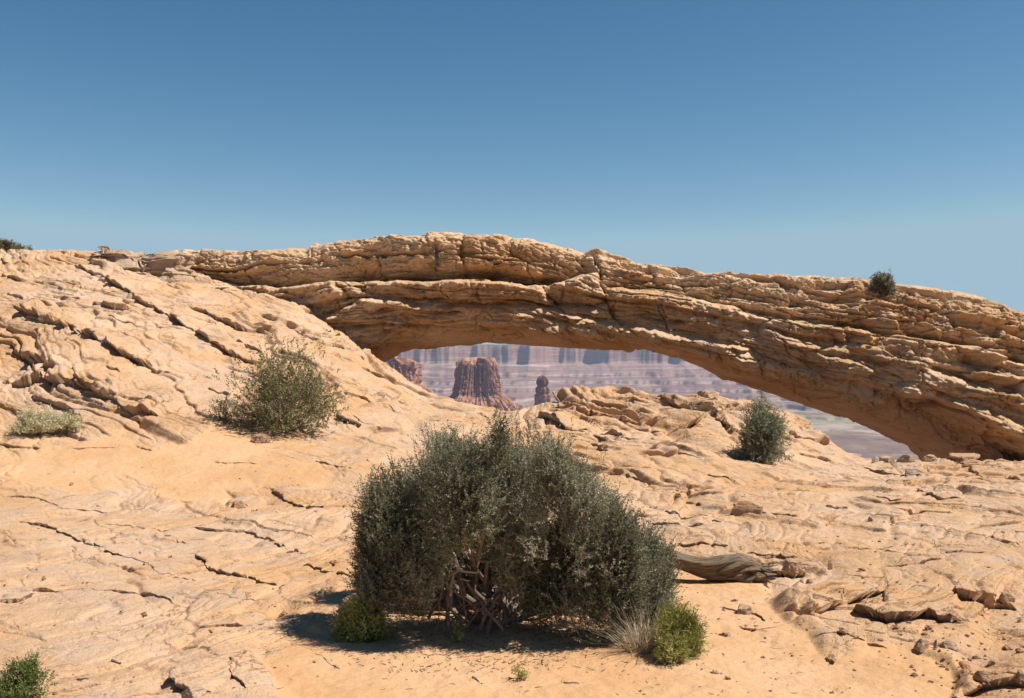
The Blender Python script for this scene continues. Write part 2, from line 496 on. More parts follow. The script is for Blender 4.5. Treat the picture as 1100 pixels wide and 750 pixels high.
LEDGES = [
    (C6([(20, 240), (80, 243), (140, 252), (200, 280), (270, 305), (340, 340), (400, 360), (480, 395), (560, 408), (610, 405)]), .055, .5),
    (C6([(5, 168), (100, 178), (145, 195), (190, 211), (320, 214), (400, 207), (440, 190), (480, 180), (560, 185)]), .04, .6),
    (C6([(300, 243), (400, 258), (490, 266)]), .035, .5),
    (C6([(540, 260), (620, 266), (700, 268), (780, 296), (840, 325), (900, 345)]), .05, .5),
    (C6([(570, 330), (600, 372), (635, 390), (700, 395), (770, 415), (830, 428)]), .065, .5),
    (C6([(-30, 470), (50, 468), (90, 442), (200, 436), (300, 438), (430, 446), (520, 464)]), .05, .8),
    (C6([(780, 140), (820, 178), (860, 202), (930, 214), (1018, 200)]), .05, .5),
    (C6([(630, 445), (700, 465), (770, 462)]), .04, .3),
    (C6([(655, 190), (700, 185), (745, 220)]), .04, .3),
    (C6([(620, 68), (740, 74)]), .03, .4), (C6([(910, 65), (960, 78), (1018, 88)]), .04, .4), (C6([(385, 25), (440, 35)]), .025, .4),
    (C6([(0, 20), (60, 30), (120, 30)]), .03, .4), (C6([(210, 30), (330, 25)]), .03, .4),
    (C6([(480, 288), (540, 308)]), .04, .3), (C6([(870, 360), (1010, 390)]), .03, .4), (C6([(540, 560), (580, 545), (700, 535)]), .035, .4),
    (C6([(500, 690), (530, 720), (560, 745), (620, 750)]), .07, .5), (C6([(880, 600), (960, 640), (990, 660)]), .03, .3), (C6([(650, 690), (720, 740)]), .03, .3),
    (C7([(200, 470), (260, 480), (310, 492), (345, 512)]), .06, .3),
    (C7([(255, 520), (310, 530), (380, 524), (480, 504), (560, 480), (640, 455), (720, 432)]), .12, .7),
    (C7([(590, 488), (640, 505), (690, 515), (760, 522), (800, 505), (860, 515), (920, 520)]), .10, .6),
    (C7([(265, 562), (335, 578), (400, 582), (480, 566), (560, 568), (630, 588), (700, 602)]), .035, .5),
    (C7([(75, 283), (150, 292), (245, 298)]), .04, .4), (C7([(270, 318), (340, 326), (400, 332), (440, 330)]), .09, .4),
    (C7([(325, 362), (400, 372), (465, 368)]), .10, .4), (C7([(675, 360), (740, 358), (800, 345), (860, 338)]), .045, .5),
    (C7([(690, 297), (740, 302), (820, 308)]), .05, .4), (C7([(585, 285), (650, 285), (730, 278)]), .03, .4), (C7([(870, 300), (1000, 296)]), .04, .4),
    (C7([(875, 450), (940, 458), (1000, 455), (1060, 452), (1100, 460)]), .11, .6), (C7([(235, 165), (270, 182), (340, 196)]), .11, .5),
    (C7([(168, 78), (250, 95)]), .05, .3), (C7([(720, 190), (820, 190), (900, 190)]), .035, .4), (C7([(0, 212), (80, 222), (160, 226)]), .05, .5),
    (C7([(40, 186), (110, 198), (180, 206)]), .04, .4), (C7([(60, 140), (150, 168)]), .04, .4), (C7([(510, 182), (580, 188)]), .035, .3),
    (C7([(940, 58), (985, 80), (1040, 100), (1110, 112)]), .13, .7), (C7([(620, 65), (700, 85), (800, 95)]), .09, .5), (C7([(1040, 270), (1100, 275)]), .04, .3),
    (C7([(780, 125), (860, 148), (920, 150)]), .05, .5), (C7([(530, 100), (600, 106)]), .05, .4), (C7([(660, 145), (740, 158)]), .03, .4), (C7([(350, 195), (430, 210)]), .05, .4),
    (C7([(930, 728), (985, 712), (1050, 718), (1120, 742)]), .13, .5), (C7([(880, 735), (920, 742)]), .05, .3),
    (C3([(225, 650), (270, 665), (330, 690), (450, 720), (560, 742)]), .14, .6), (C3([(268, 590), (310, 630), (350, 650), (440, 640)]), .26, .7),
    (C3([(310, 655), (400, 655), (500, 662), (570, 672), (640, 660)]), .22, .6), (C3([(560, 692), (640, 692), (720, 680), (800, 652), (860, 690)]), .18, .6),
    (C3([(620, 600), (680, 628), (740, 645), (850, 640)]), .14, .5), (C3([(755, 602), (800, 615), (850, 612)]), .12, .4), (C3([(520, 600), (600, 612)]), .10, .3),
    (C5([(570, 25), (610, 52), (650, 68), (700, 85), (765, 76)]), .10, .5), (C5([(615, 75), (670, 95), (725, 112)]), .08, .4),
    (C5([(785, 108), (850, 98), (900, 110), (965, 126)]), .09, .5), (C5([(755, 165), (835, 186)]), .06, .4), (C5([(880, 212), (955, 246)]), .05, .4), (C5([(905, 265), (1010, 285)]), .05, .4),
    ([(838, 452), (862, 462), (878, 468)], .16, .5), ([(842, 470), (868, 477), (888, 480)], .16, .5), ([(856, 488), (892, 494)], .12, .5), ([(810, 442), (835, 448)], .14, .4),
    (C1([(0, 508), (60, 510), (110, 500), (170, 520), (240, 540), (330, 570), (370, 600), (480, 615)]), .24, .8),
    (C1([(0, 420), (60, 422), (110, 450), (150, 475), (190, 480)]), .22, .7),
    (C1([(45, 300), (130, 335), (190, 352), (240, 380), (300, 405), (370, 445), (430, 475), (500, 486)]), .24, .8),
    (C1([(0, 312), (45, 298)]), .12, .5), (C1([(270, 287), (320, 298), (370, 300)]), .14, .5), (C1([(178, 265), (232, 271)]), .12, .4),
    (C1([(190, 168), (260, 190), (320, 220), (400, 265), (470, 305), (560, 360), (640, 410), (715, 446)]), .20, .7),
    (C1([(0, 200), (60, 216), (125, 214)]), .09, .5), (C1([(20, 255), (70, 268)]), .09, .4), (C1([(310, 320), (400, 345), (495, 356)]), .10, .5),
    (C1([(545, 292), (640, 330), (720, 355), (800, 362)]), .13, .6), (C1([(605, 525), (665, 547)]), .07, .3), (C1([(165, 568), (200, 585), (235, 612)]), .06, .4),
    (C1([(210, 490), (225, 520), (300, 557), (350, 560)]), .12, .4), (C1([(310, 490), (345, 500)]), .06, .3), (C1([(680, 390), (760, 420)]), .1, .4),
    (C1([(400, 150), (470, 160), (520, 180)]), .12, .4), (C1([(0, 150), (20, 165), (80, 160)]), .06, .4),
    (C2([(0, 440), (60, 470), (110, 480)]), .10, .4), (C2([(360, 570), (460, 600), (525, 606)]), .08, .5), (C2([(500, 610), (590, 672)]), .06, .4),
    (C2([(410, 500), (500, 540), (560, 572)]), .10, .4), (C2([(770, 640), (835, 662)]), .07, .4), (C2([(300, 372), (345, 402), (425, 472)]), .10, .4),
    (C2([(360, 640), (430, 680), (470, 690)]), .05, .4), (C2([(200, 380), (300, 420)]), .07, .4),
]


def hit_base(u, v):
    d = np.geomspace(3.2, 34, 900)
    x = (u - U0) / F * d
    z = base_z(x, d)
    vv = V0 - F * z / d
    i = np.argmax(vv <= v) if (vv <= v).any() else len(d) - 1
    i = max(i, 1)
    a = np.clip((vv[i - 1] - v) / (vv[i - 1] - vv[i] + 1e-9), 0, 1)
    dd = d[i - 1] + a * (d[i] - d[i - 1])
    return (u - U0) / F * dd, dd


mk = (Y > 3.9) & (Y < 28) & (np.abs(T) < .68)
fv = np.zeros_like(X32)
a_, b_ = facet(X32[mk] * .9 + .3 * wq2[mk], Y32[mk] * .7, BED[mk] * 2.6, 5)
fv[mk] = .055 * a_ - .035 * np.exp(-b_ / .03)
a_, b_ = facet(X32[mk] * 2.6 + .3 * wq2[mk], Y32[mk] * 2.0, BED[mk] * 7, 9)
fv[mk] += .018 * a_ - .010 * np.exp(-b_ / .05)
DS += fv * (np.clip(AMP, 0, 1.1) ** 1.4 + .05) * ROCKM
wob = 0.050 * fbm(X32 * 2.2, Y32 * 2.2, Z32 * 2, 3)
wob += 0.03 * (hsh(np.floor(XW * 1.9 + .6 * wq2), np.floor(Z32 * 3 + Y32), 17) - .5)                 # broken back block by block
wobf = 0.014 * perlin(X32 * 9, Y32 * 9, Z32 * 9) + .008 * perlin(X32 * 23, Y32 * 23, Z32 * 9)
NP_ = np.stack([X, Y, Z], -1) + BN * (D + DS)[..., None]
lean = (np.maximum(DS, -.25) * 0.85).astype(np.float64)
NP_[..., 1] -= lean * (Y > 3.9); NP_[..., 0] += .25 * lean * (Y > 3.9)
rowgap = np.gradient(Y, axis=0)
for pts, h, fall in LEDGES:
    W = np.array([hit_base(*p) for p in pts])
    mrg = fall * 3 + .3
    m = (X > W[:, 0].min() - mrg) & (X < W[:, 0].max() + mrg) & (Y > W[:, 1].min() - mrg) & (Y < W[:, 1].max() + mrg)
    idx = np.nonzero(m)
    if not len(idx[0]):
        continue
    wb = wob[idx] * (.5 + 5 * h) + wobf[idx]
    px = X[idx] + wb; py = Y[idx] + wb * 1.2
    L = np.r_[0, np.cumsum(np.hypot(*(W[1:] - W[:-1]).T))]
    best = np.full(len(px), 1e9); sgn = np.ones(len(px)); tt = np.zeros(len(px)); nx = np.zeros(len(px)); ny = np.ones(len(px))
    for k in range(len(W) - 1):
        a, bb = W[k], W[k + 1]
        dv = bb - a; l2 = (dv ** 2).sum() + 1e-12
        q = np.clip(((px - a[0]) * dv[0] + (py - a[1]) * dv[1]) / l2, 0, 1)
        ex = px - a[0] - q * dv[0]; ey = py - a[1] - q * dv[1]
        dd = np.hypot(ex, ey)
        s = np.sign(dv[0] * (py - a[1]) - dv[1] * (px - a[0]))     # positive = far side for a line running to +x
        b2 = dd < best
        best[b2] = dd[b2]; sgn[b2] = s[b2]; tt[b2] = (L[k] + q * (L[k + 1] - L[k]))[b2]
        nx[b2] = (ex / np.maximum(dd, 1e-6) * s)[b2]; ny[b2] = (ey / np.maximum(dd, 1e-6) * s)[b2]
    un = tt / L[-1]
    endf = sstep(0, .10, un) * sstep(0, .10, 1 - un)
    mod = (0.18 + 1.15 * np.clip(0.42 + 1.2 * perlin(tt * 1.9 + h * 100, best * 0, best * 0 + fall * 31) + .35 * perlin(tt * 7, best * 0 + h * 70, best * 0), 0, 1)) * endf * (.25 + .75 * ROCKM[idx]) * (.55 if h < .07 else .78)
    sd = best * sgn
    hm = h * mod
    up = sd > 0
    lift = hm * 0.85 * np.exp(-np.maximum(sd, 0) / fall) * (1 - .35 * np.exp(-np.maximum(sd, 0) / (.25 * h + .01)))
    dig = -hm * 0.45 * np.exp(-np.maximum(-sd, 0) / (fall * .14 + .03))
    NP_[idx + (np.full(len(px), 2),)] += np.where(up, lift, dig)
    # the lip hangs over, the foot runs back under it
    r = rowgap[idx] * 1.05
    R = r * 2.5 + 2.2 * hm + .02
    u1 = .50 * hm; u2 = .45 * hm
    tgt = np.where(up, np.where(sd < r, -u1, -u1 + (R + u1) * (sd - r) / (R - r)), np.where(sd > -r, u2, -R + (u2 + R) * (sd + R) / (R - r)))
    tgt = np.where(np.abs(sd) < R, tgt, sd)
    mv = (tgt - sd) * sstep(0, .03, endf)
    NP_[idx + (np.full(len(px), 0),)] += mv * nx
    NP_[idx + (np.full(len(px), 1),)] += mv * ny
# cliff beyond the rim
e = np.maximum(Y - edge_y(GU) - 0.25 * fbm(X32 * .7, Y32 * .2, Z32, 3), 0)
drop = 0.5 * e + 3.0 * e ** 2
NP_[..., 2] -= np.minimum(drop, 352 + Z)
# outer skirt sinks to the canyon too
far = np.maximum(np.abs(X) - 150, 0)
NP_[..., 2] -= np.minimum(far * 6, 340)
TONE = 1.0 + 0.10 * fbm(X32 * 1.3, Y32 * 1.3, BED * 4, 4) + 0.05 * (hsh(np.floor(BED / .145), 8) - .5)
gf = grid_faces(NR, NC)
ground = mesh_obj("ground", NP_.reshape(-1, 3), gf, M_GROUND, attrs={"bed": BED.ravel(), "sand": SAND.ravel(), "tone": TONE.ravel()})
tag(ground, "pale orange slickrock and sand sloping up to the left of the arch", "ground", kind="structure")

GVF = V0 - F * NP_[..., 2] / np.maximum(NP_[..., 1], 1.0)
R0 = int(np.searchsorted(ys, 4.1))


def hit(u, v, lift=0.0):
    """Where the ground shows at a place in the photograph."""
    c = int(np.argmin(np.abs(ts - (u - U0) / F)))
    col = GVF[R0:, c]
    k = R0 + int(np.argmax(col <= v)) if (col <= v).any() else R0
    p = NP_[k, c]
    return Vector((float(p[0]), float(p[1]), float(p[2]) + lift))


def ground_z(x, y):
    r = np.clip(np.searchsorted(ys, y), 1, NR - 1)
    c = np.clip(np.searchsorted(ts, np.asarray(x) / np.maximum(y, 3.0)), 1, NC - 1)
    fr = np.clip((y - ys[r - 1]) / (ys[r] - ys[r - 1]), 0, 1)
    fc = np.clip((x / np.maximum(y, 3.0) - ts[c - 1]) / (ts[c] - ts[c - 1]), 0, 1)
    Zg = NP_[..., 2]
    return (Zg[r - 1, c - 1] * (1 - fc) + Zg[r - 1, c] * fc) * (1 - fr) + (Zg[r, c - 1] * (1 - fc) + Zg[r, c] * fc) * fr


# ------------------------------------------------------------------ the rock arch
TOPV = np.array([(190, 300), (196, 280), (200, 270), (225, 267), (270, 270), (300, 269), (340, 268), (345, 264), (400, 258), (425, 256), (430, 253), (450, 252), (460, 248), (480, 247), (530, 249), (560, 251), (585, 256), (605, 261),
                 (640, 265), (665, 273), (690, 278), (720, 285), (750, 290), (800, 292), (870, 292), (905, 294), (940, 300), (1000, 309), (1030, 316), (1060, 326), (1100, 343), (1180, 374), (1300, 420), (1420, 500)], float)
BOTV = np.array([(190, 305), (197, 330), (230, 350), (300, 380), (350, 396), (385, 394), (405, 388), (415, 386), (432, 376), (470, 371), (520, 369), (560, 371), (600, 374), (650, 376), (690, 375), (700, 375), (720, 381), (750, 392), (780, 406),
                 (820, 419), (850, 430), (890, 443), (925, 453), (950, 464), (970, 474), (985, 482), (1005, 500), (1030, 520), (1060, 540), (1420, 570)], float)
uu = np.linspace(190, 1418, 1250)
yc = np.interp(uu, [190, 400, 600, 800, 1000, 1400], [26.6, 26.3, 25.8, 25.3, 24.8, 24.2])
ha = np.interp(uu, [190, 200, 300, 450, 700, 850, 1000, 1400], [.15, .9, 1.35, 1.55, 1.5, 1.6, 2.2, 3.0])
r0_ = np.interp(uu, [190, 330, 420, 470, 700, 850, 1000, 1100], [.2, .32, .30, .17, .15, .19, .27, .30])[:, None]
uc_ = np.interp(uu, [190, 330, 420, 480, 800, 900, 1100], [.55, .95, .95, .6, .55, .7, .7])[:, None]
yt_ = yc + .78 * ha; yb_ = yc + .75 * uc_[:, 0] * ha             # depth at which the crest and the soffit are seen
tv = np.interp(U0 + (uu - U0) * yc / yt_, *TOPV.T); bv = np.interp(U0 + (uu - U0) * yc / yb_, *BOTV.T)
ax = (uu - U0) / F * yc
zt = (V0 - tv) / F * yt_; zb = (V0 - bv) / F * yb_
nphi = 440
front = np.linspace(-0.5, 0.5, 320) * math.pi
back = np.linspace(0.5, 1.5, nphi - 320 + 2)[1:-1] * math.pi
phi = np.concatenate([front, back])
cp, sp = np.cos(phi), np.sin(phi)
sg = lambda c, e: np.sign(c) * np.abs(c) ** e
zt = zt + .10; zc = (zt + zb) / 2; hb = (zt - zb) / 2
AXx = np.broadcast_to(ax[:, None], (len(ax), nphi)).astype(np.float32)
AY = (yc[:, None] - ha[:, None] * sg(cp, .70)[None]).astype(np.float32)
AZ = (zc[:, None] + hb[:, None] * sg(sp, .85)[None]).astype(np.float32)
# the upper half leans back, the soffit is undercut towards the back
rel = (AZ - zb[:, None]) / (zt - zb)[:, None]
AY += ha[:, None] * (np.interp(uu, [190, 400, 800, 1000], [.7, 1.1, 1.15, 1.1])[:, None] * np.clip(rel - r0_, 0, 1) ** 1.1 + uc_ * np.clip(r0_ - rel, 0, 1) / r0_) * sstep(-1.0, 0.0, cp)[None]
AU = U0 + F * AXx / AY; AV = V0 - F * AZ / AY
AZ -= (.30 * np.clip((AY - yc[:, None] + .1) / ha[:, None], 0, 1.2) * (rel > .5)).astype(np.float32)
dirv = np.stack([np.zeros_like(AY), -np.broadcast_to(cp[None], AY.shape), np.broadcast_to(sp[None], AY.shape) * .55], -1)
dirv /= np.linalg.norm(dirv, axis=-1, keepdims=True)
w1 = fbm(AXx * .25, AY * .25, AZ * .4, 3); w2 = fbm(AXx * 1.1, AY * 1.1, AZ * 1.3 + 7, 3)
slope_t = np.interp(uu, [190, 420, 560, 700, 850, 1000, 1400], [2.8, 3.0, 2.95, 2.3, 1.6, .9, -1.2])[:, None]
ABED = (AZ - slope_t + 0.25 * w1 + 0.08 * w2).astype(np.float32)
AXW = AXx + .35 * w2 + .5 * AZ
AD = 0.46 * strata(ABED, AXW, .62, 4.2, 21, .9, .10)
AD += 0.30 * strata(ABED + .2, AXW, .27, 2.6, 22, .9, .13) * sstep(-.4, .2, fbm(AXx * .4, AY * .4, AZ * .6 + 3, 3))
AD += 0.12 * strata(ABED + .05, AXW, .105, 1.6, 23, 1., .2) * sstep(-.3, .3, fbm(AXx * .7, AY * .7, AZ * .9 + 13, 3))
rgt = sstep(760, 1000, uu)[:, None].astype(np.float32)
AD *= 1 - .55 * rgt * sstep(.75, .5, rel)
fa, fe = facet(AXx * .85 + .3 * w2, AY * .6, ABED * 1.9 + .3 * w1, 31)
AD += (.11 + .16 * rgt) * fa - (.08 + .06 * rgt) * np.exp(-fe / .03)
fa, fe = facet(AXx * 2.2 + .3 * w2, AY * 1.8, ABED * 5.2, 32)
AD += (.055 + .05 * rgt) * fa - .035 * np.exp(-fe / .04)
fa, fe = facet(AXx * 6 + .2 * w2, AY * 5, ABED * 13, 33)
AD += .030 * fa - .02 * np.exp(-fe / .06)
AD += 0.24 * fbm(AXx * .7, AY * .7, AZ * .9, 4) + 0.085 * fbm(AXx * 3.5, AY * 3.5, AZ * 4.5, 4) + .030 * fbm(AXx * 12, AY * 12, AZ * 14, 3)
soff = sstep(.16, .04, rel) * (cp > 0)[None]
AD *= 1 - .65 * soff

NOTCH = [   # (u, v) line, depth m, reach above px, reach below px : a bed undercut down to the line
    ([(196, 296), (215, 301), (260, 304), (330, 304), (355, 301), (400, 298), (430, 297), (470, 298), (520, 297), (560, 301), (590, 304), (612, 298), (640, 290)], 1.15, 15, 2.5),
    ([(340, 341), (365, 332), (390, 318), (420, 320), (450, 326), (482, 320)], .35, 6, 2),
    ([(372, 304), (400, 314), (440, 316)], .25, 4, 2),
    ([(468, 328), (500, 327), (520, 330), (560, 327), (600, 328), (640, 329), (662, 321)], .42, 7, 2.5),
    ([(645, 306), (700, 309), (733, 314), (760, 321), (797, 332), (850, 341), (900, 348), (935, 355), (960, 358), (1010, 363), (1060, 373), (1110, 386)], .42, 6, 2.5),
    ([(655, 284), (690, 288), (717, 291), (745, 289), (772, 293)], .30, 4, 2),
    ([(720, 300), (760, 305), (800, 300)], .25, 4, 2), ([(760, 318), (800, 320), (840, 328), (870, 326)], .25, 5, 2),
    ([(974, 356), (1000, 361), (1040, 368), (1100, 374)], .3, 4, 2), ([(926, 312), (960, 321), (1005, 330), (1040, 332)], .22, 4, 2),
    ([(860, 304), (900, 306), (930, 311)], .18, 3, 2), ([(1000, 318), (1050, 330), (1100, 345)], .2, 4, 2),
    ([(1030, 386), (1060, 394), (1110, 402)], .3, 6, 2.5), ([(905, 381), (930, 386), (962, 398)], .28, 8, 2.5),
    ([(1003, 422), (1044, 434), (1110, 456)], .35, 10, 3), ([(780, 376), (832, 389), (870, 400), (908, 414), (947, 424), (975, 440)], .35, 9, 3),
    ([(820, 352), (850, 362), (890, 372)], .3, 8, 3), ([(860, 392), (900, 402)], .2, 6, 2),
    ([(350, 351), (400, 353), (450, 357), (500, 359), (560, 362), (620, 362), (680, 371), (712, 380), (730, 376)], .30, 3, 3),
    ([(250, 318), (300, 322), (340, 320)], .2, 4, 2), ([(1000, 395), (1050, 412), (1100, 420)], .3, 7, 2.5), ([(940, 440), (1000, 455), (1060, 470), (1110, 480)], .25, 9, 3),
    ([(690, 340), (720, 350), (745, 345)], .25, 5, 2), ([(560, 345), (610, 348), (640, 340)], .2, 4, 2), ([(400, 335), (450, 340), (500, 338)], .2, 4, 2),
    ([(440, 272), (480, 268), (540, 272), (600, 274)], .18, 3, 2),
]
wv = 3.2 * w2 + 1.6 * fbm(AXx * 3, AY * 3, AZ * 3 + 50, 3)
fmask = np.clip(cp, 0, 1)[None] ** .3
for pts, dep, up_, dn in NOTCH:
    q = np.array(pts, float)
    vl = np.interp(AU, q[:, 0], q[:, 1])
    en = sstep(q[0, 0] - 4, q[0, 0] + 14, AU) * sstep(q[-1, 0] + 4, q[-1, 0] - 14, AU)
    dv = AV + wv - vl
    AD -= dep * np.where(dv < 0, np.exp(np.minimum(dv, 0) / up_), np.exp(-np.maximum(dv, 0) / dn)) * en * fmask
    AD += dep * .35 * np.exp(-np.abs(dv - dn * 3) / (up_ * .8)) * (dv > dn) * en * fmask
for cu, cv, ru, rv, dep in ((528, 292, 22, 5, .6), (590, 297, 11, 4, .6), (455, 293, 20, 4, .3), (565, 296, 10, 4, .3), (690, 300, 20, 3, .15), (1000, 440, 24, 14, .25), (745, 362, 34, 12, .22), (815, 345, 30, 9, .22), (900, 362, 30, 10, .2)):
    AD -= dep * np.exp(-((AU - cu) / ru) ** 2 - ((AV - cv) / rv) ** 2) * fmask
# upright joints
for pts, dep in (([(497, 255), (500, 296)], .25), ([(640, 270), (645, 306), (662, 345)], .30), ([(605, 302), (606, 326)], .2), ([(515, 300), (517, 328)], .2), ([(470, 262), (466, 290)], .2), ([(660, 325), (664, 350), (685, 362)], .2), ([(860, 320), (868, 340)], .15), ([(735, 300), (737, 314)], .2)):
    q = np.array(pts, float)
    ul = np.interp(AV, q[:, 1], q[:, 0]) + 2.5 * w2
    en = sstep(q[0, 1] - 3, q[0, 1] + 4, AV) * sstep(q[-1, 1] + 3, q[-1, 1] - 4, AV)
    AD -= dep * np.exp(-np.abs(AU - ul) / 1.6) * en * fmask
spm = np.broadcast_to(sp[None], AD.shape); cpm = np.broadcast_to(cp[None], AD.shape)
AD *= .3 + .7 * sstep(-.75, -.2, cpm)
AD *= 1 - .75 * sstep(-.82, -.97, spm)
endm = np.ones_like(uu); endm *= sstep(190, 215, uu) * .75 + .25
AD *= endm[:, None]
# keep the skyline where it is seen
topk = np.clip((np.broadcast_to(sp[None], AD.shape) - .62) / .36, 0, 1) ** 1.2
am = float(AD[:, 60:300].mean())
AD = AD * (1 - .80 * topk) + .80 * topk * am
AP = np.stack([AXx, AY, AZ], -1) + dirv * AD[..., None]
AP[..., 0] += 0.10 * w2
ATONE = 1.0 + .16 * fbm(AXx * 1.2, AY * 1.2, ABED * 5, 4) + .10 * (hsh(np.floor(ABED / .27), 3) - .5)
arch = mesh_obj("rock_arch", AP.reshape(-1, 3), grid_faces(len(uu), nphi, True), M_ARCH,
                attrs={"bed": ABED.ravel(), "tone": ATONE.ravel()})
tag(arch, "long low natural arch of tan layered sandstone spanning the gap over the canyon", "rock arch")
for poly_end in (0, len(uu) - 1):
    pass


def arch_hit(u, v):
    """Point on the front of the arch at a place in the photograph."""
    pu = U0 + F * AP[..., 0] / AP[..., 1]; pv = V0 - F * AP[..., 2] / AP[..., 1]
    dd = (pu - u) ** 2 + (pv - v) ** 2 + 400.0 * (np.arange(nphi)[None] >= 320)
    k = np.unravel_index(np.argmin(dd), dd.shape)
    return Vector([float(c) for c in AP[k]])


# ------------------------------------------------------------------ loose rocks
def icosphere(n):
    import bmesh
    bm = bmesh.new()
    bmesh.ops.create_icosphere(bm, subdivisions=n, radius=1.0)
    v = np.array([x.co[:] for x in bm.verts], np.float32)
    f = np.array([[y.index for y in x.verts] for x in bm.faces], np.int32)
    bm.free()
    return v, f


ICO = {n: icosphere(n) for n in (2, 4, 5, 6)}


def rock_shape(seed, sx, sy, sz, n=4, box=.55, rough=1.0, beds=0.0):
    v, f = ICO[n]
    rs = np.random.RandomState(seed)
    p = np.sign(v) * np.abs(v) ** (box if not beds else .35)
    p /= np.maximum(np.abs(p).max(1, keepdims=True), 1e-6) ** .6
    for _ in range(13):                                       # broken flat faces
        nrm = rs.normal(size=3); nrm[2] = abs(nrm[2]) * .6; nrm /= np.linalg.norm(nrm)
        dlim = rs.uniform(.5, .9)
        over = np.maximum(p @ nrm - dlim, 0)
        p = p - over[:, None] * nrm[None]
    o = rs.uniform(0, 60, 3)
    dsp = (.10 * fbm(p[:, 0] * 1.3 + o[0], p[:, 1] * 1.3 + o[1], p[:, 2] * 1.3 + o[2], 3) + .07 * fbm(p[:, 0] * 5 + o[0], p[:, 1] * 5, p[:, 2] * 8 + o[2], 3)) * rough
    if beds:
        dsp = dsp + beds * (strata(p[:, 2] * sz + .06 * dsp, p[:, 0] * sx, .17, .9, seed % 50) + .6 * strata(p[:, 2] * sz + .06 * dsp, p[:, 0] * sx, .07, .5, seed % 50 + 3))
    p = p + v * dsp[:, None]
    return p * np.array([sx, sy, sz], np.float32), f


def rock(u, v, wpx, hpx, label, seed, group=None, name="rock", cat="rock", rz=None, sink=.25, flat=1.0, n=5, depth=None, beds=0.0, mat=None):
    """A loose rock whose foot shows at (u, v + hpx/2)."""
    g = hit(u, v + hpx * .5) if depth is None else Vector(P(u, v + hpx * .5, depth))
    sx = wpx / F * g.y * .5
    sz = hpx / F * g.y * .55 / (1 - sink * .5)
    p, f = rock_shape(seed, sx, sx * (.75 + .2 * (seed % 3)) * flat, sz, n, beds=beds)
    o = mesh_obj(name, p, f, mat or M_ROCK)
    o.location = g + Vector((0, sx * .5, sz * (1 - sink)))
    o.rotation_euler = (0, 0, (seed * 1.7) % 1.2 - .6 if rz is None else rz)
    return tag(o, label, cat, group)


# cap rocks on the skyline left of the arch
rock(128, 279, 70, 30, "larger layered cap rock on the skyline left of the arch", 5, name="boulder", cat="boulder", depth=25.2, n=6, beds=.48, rz=.05, sink=.3, flat=.9)
rock(176, 281, 58, 29, "smooth-topped cap rock between the layered cap rock and the arch's left end", 9, name="boulder", cat="boulder", depth=25.3, n=6, beds=.40, rz=-.1, sink=.3, flat=.9)
rock(185, 297, 44, 16, "low crumbly rock block below the arch's left end", 13, name="boulder", cat="boulder", depth=24.9, n=6, beds=.25, rz=.1, sink=.35)
# ridge rocks by the right foot of the arch
G1 = "rocks along the ridge before the arch's right foot"
rock(1040, 493, 46, 9, "flat pale slab lying on the ridge against the arch's right foot", 21, G1, flat=.8, beds=.3, sink=.5)
rock(937, 494, 9, 5, "smallest dark stone at the left end of the ridge row", 22, G1)
rock(953, 495, 19, 7, "dark angular stone second from the left in the ridge row", 23, G1)
rock(974, 493, 24, 7, "wide pale stone mid row on the ridge, seen against the canyon", 24, G1)
rock(1000, 493, 20, 6, "low stone on the ridge just left of the flat pale slab", 25, G1)
rock(984, 507, 26, 7, "orange block sitting just below the ridge row of stones", 26, G1, flat=.7)
# by the log
G2 = "loose rocks on the sand and slabs"
rock(853, 607, 26, 13, "orange block just right of the weathered log's end", 31, G2, flat=.8)
rock(895, 607, 7, 10, "small upright stone standing alone on the slab right of the log", 32, G2)
rock(803, 548, 38, 13, "long dark block on the slope above the log and below the columnar shrub", 33, G2, flat=.6, rz=-.3)
rock(1093, 640, 17, 13, "brown rock at the right edge on the mid slab", 34, G2)
rock(990, 693, 15, 11, "dark wedge stone, left of the three stones in a row on the right sand", 35, G2)
rock(1003, 692, 6, 9, "narrow pale stone, middle of the three stones in a row on the right sand", 36, G2)
rock(1019, 693, 22, 7, "long low stone, right of the three stones in a row on the right sand", 37, G2)
rock(1045, 717, 16, 9, "dark rounded stone on the sand at lower right, above the curved slab", 38, G2)
rock(1057, 727, 20, 8, "dark jagged stone right beside the curved slab at lower right", 39, G2)
rock(1072, 712, 12, 5, "small flat stone on the lower right slab, furthest back of its cluster", 40, G2)
rock(1096, 727, 12, 12, "brown stone cut by the right edge near the bottom corner", 41, G2)
rock(1056, 706, 10, 4, "thin flake of stone on the sand at the head of the lower right cluster", 42, G2)
rock(192, 731, 12, 14, "dark upright stone alone on the lower left slab", 43, G2)
rock(206, 744, 22, 11, "broken brown stone on the bottom edge beside the dark upright stone", 44, G2)
rock(376, 651, 30, 20, "dark rounded rock half under the left side of the big juniper bush", 45, G2)
rock(277, 471, 22, 10, "orange rock on the sand below the olive shrub", 46, G2)
rock(800, 655, 22, 10, "flat dark stone in the hollow left of the broken ledge", 47, G2)
rock(863, 625, 6, 4, "tiny dark stone right of the log on bare sand, left one of a pair", 48, G2)
rock(871, 624, 7, 5, "tiny square dark stone right of the log, right one of a pair", 49, G2)
rock(937, 558, 5, 5, "small lone dark stone on the slab in the right middle distance", 50, G2)
rock(148, 449, 20, 8, "low rock at the foot of the lowest ledge on the left slope", 51, G2)
rock(255, 543, 16, 7, "brown stone on a small step of the middle left slab", 52, G2)

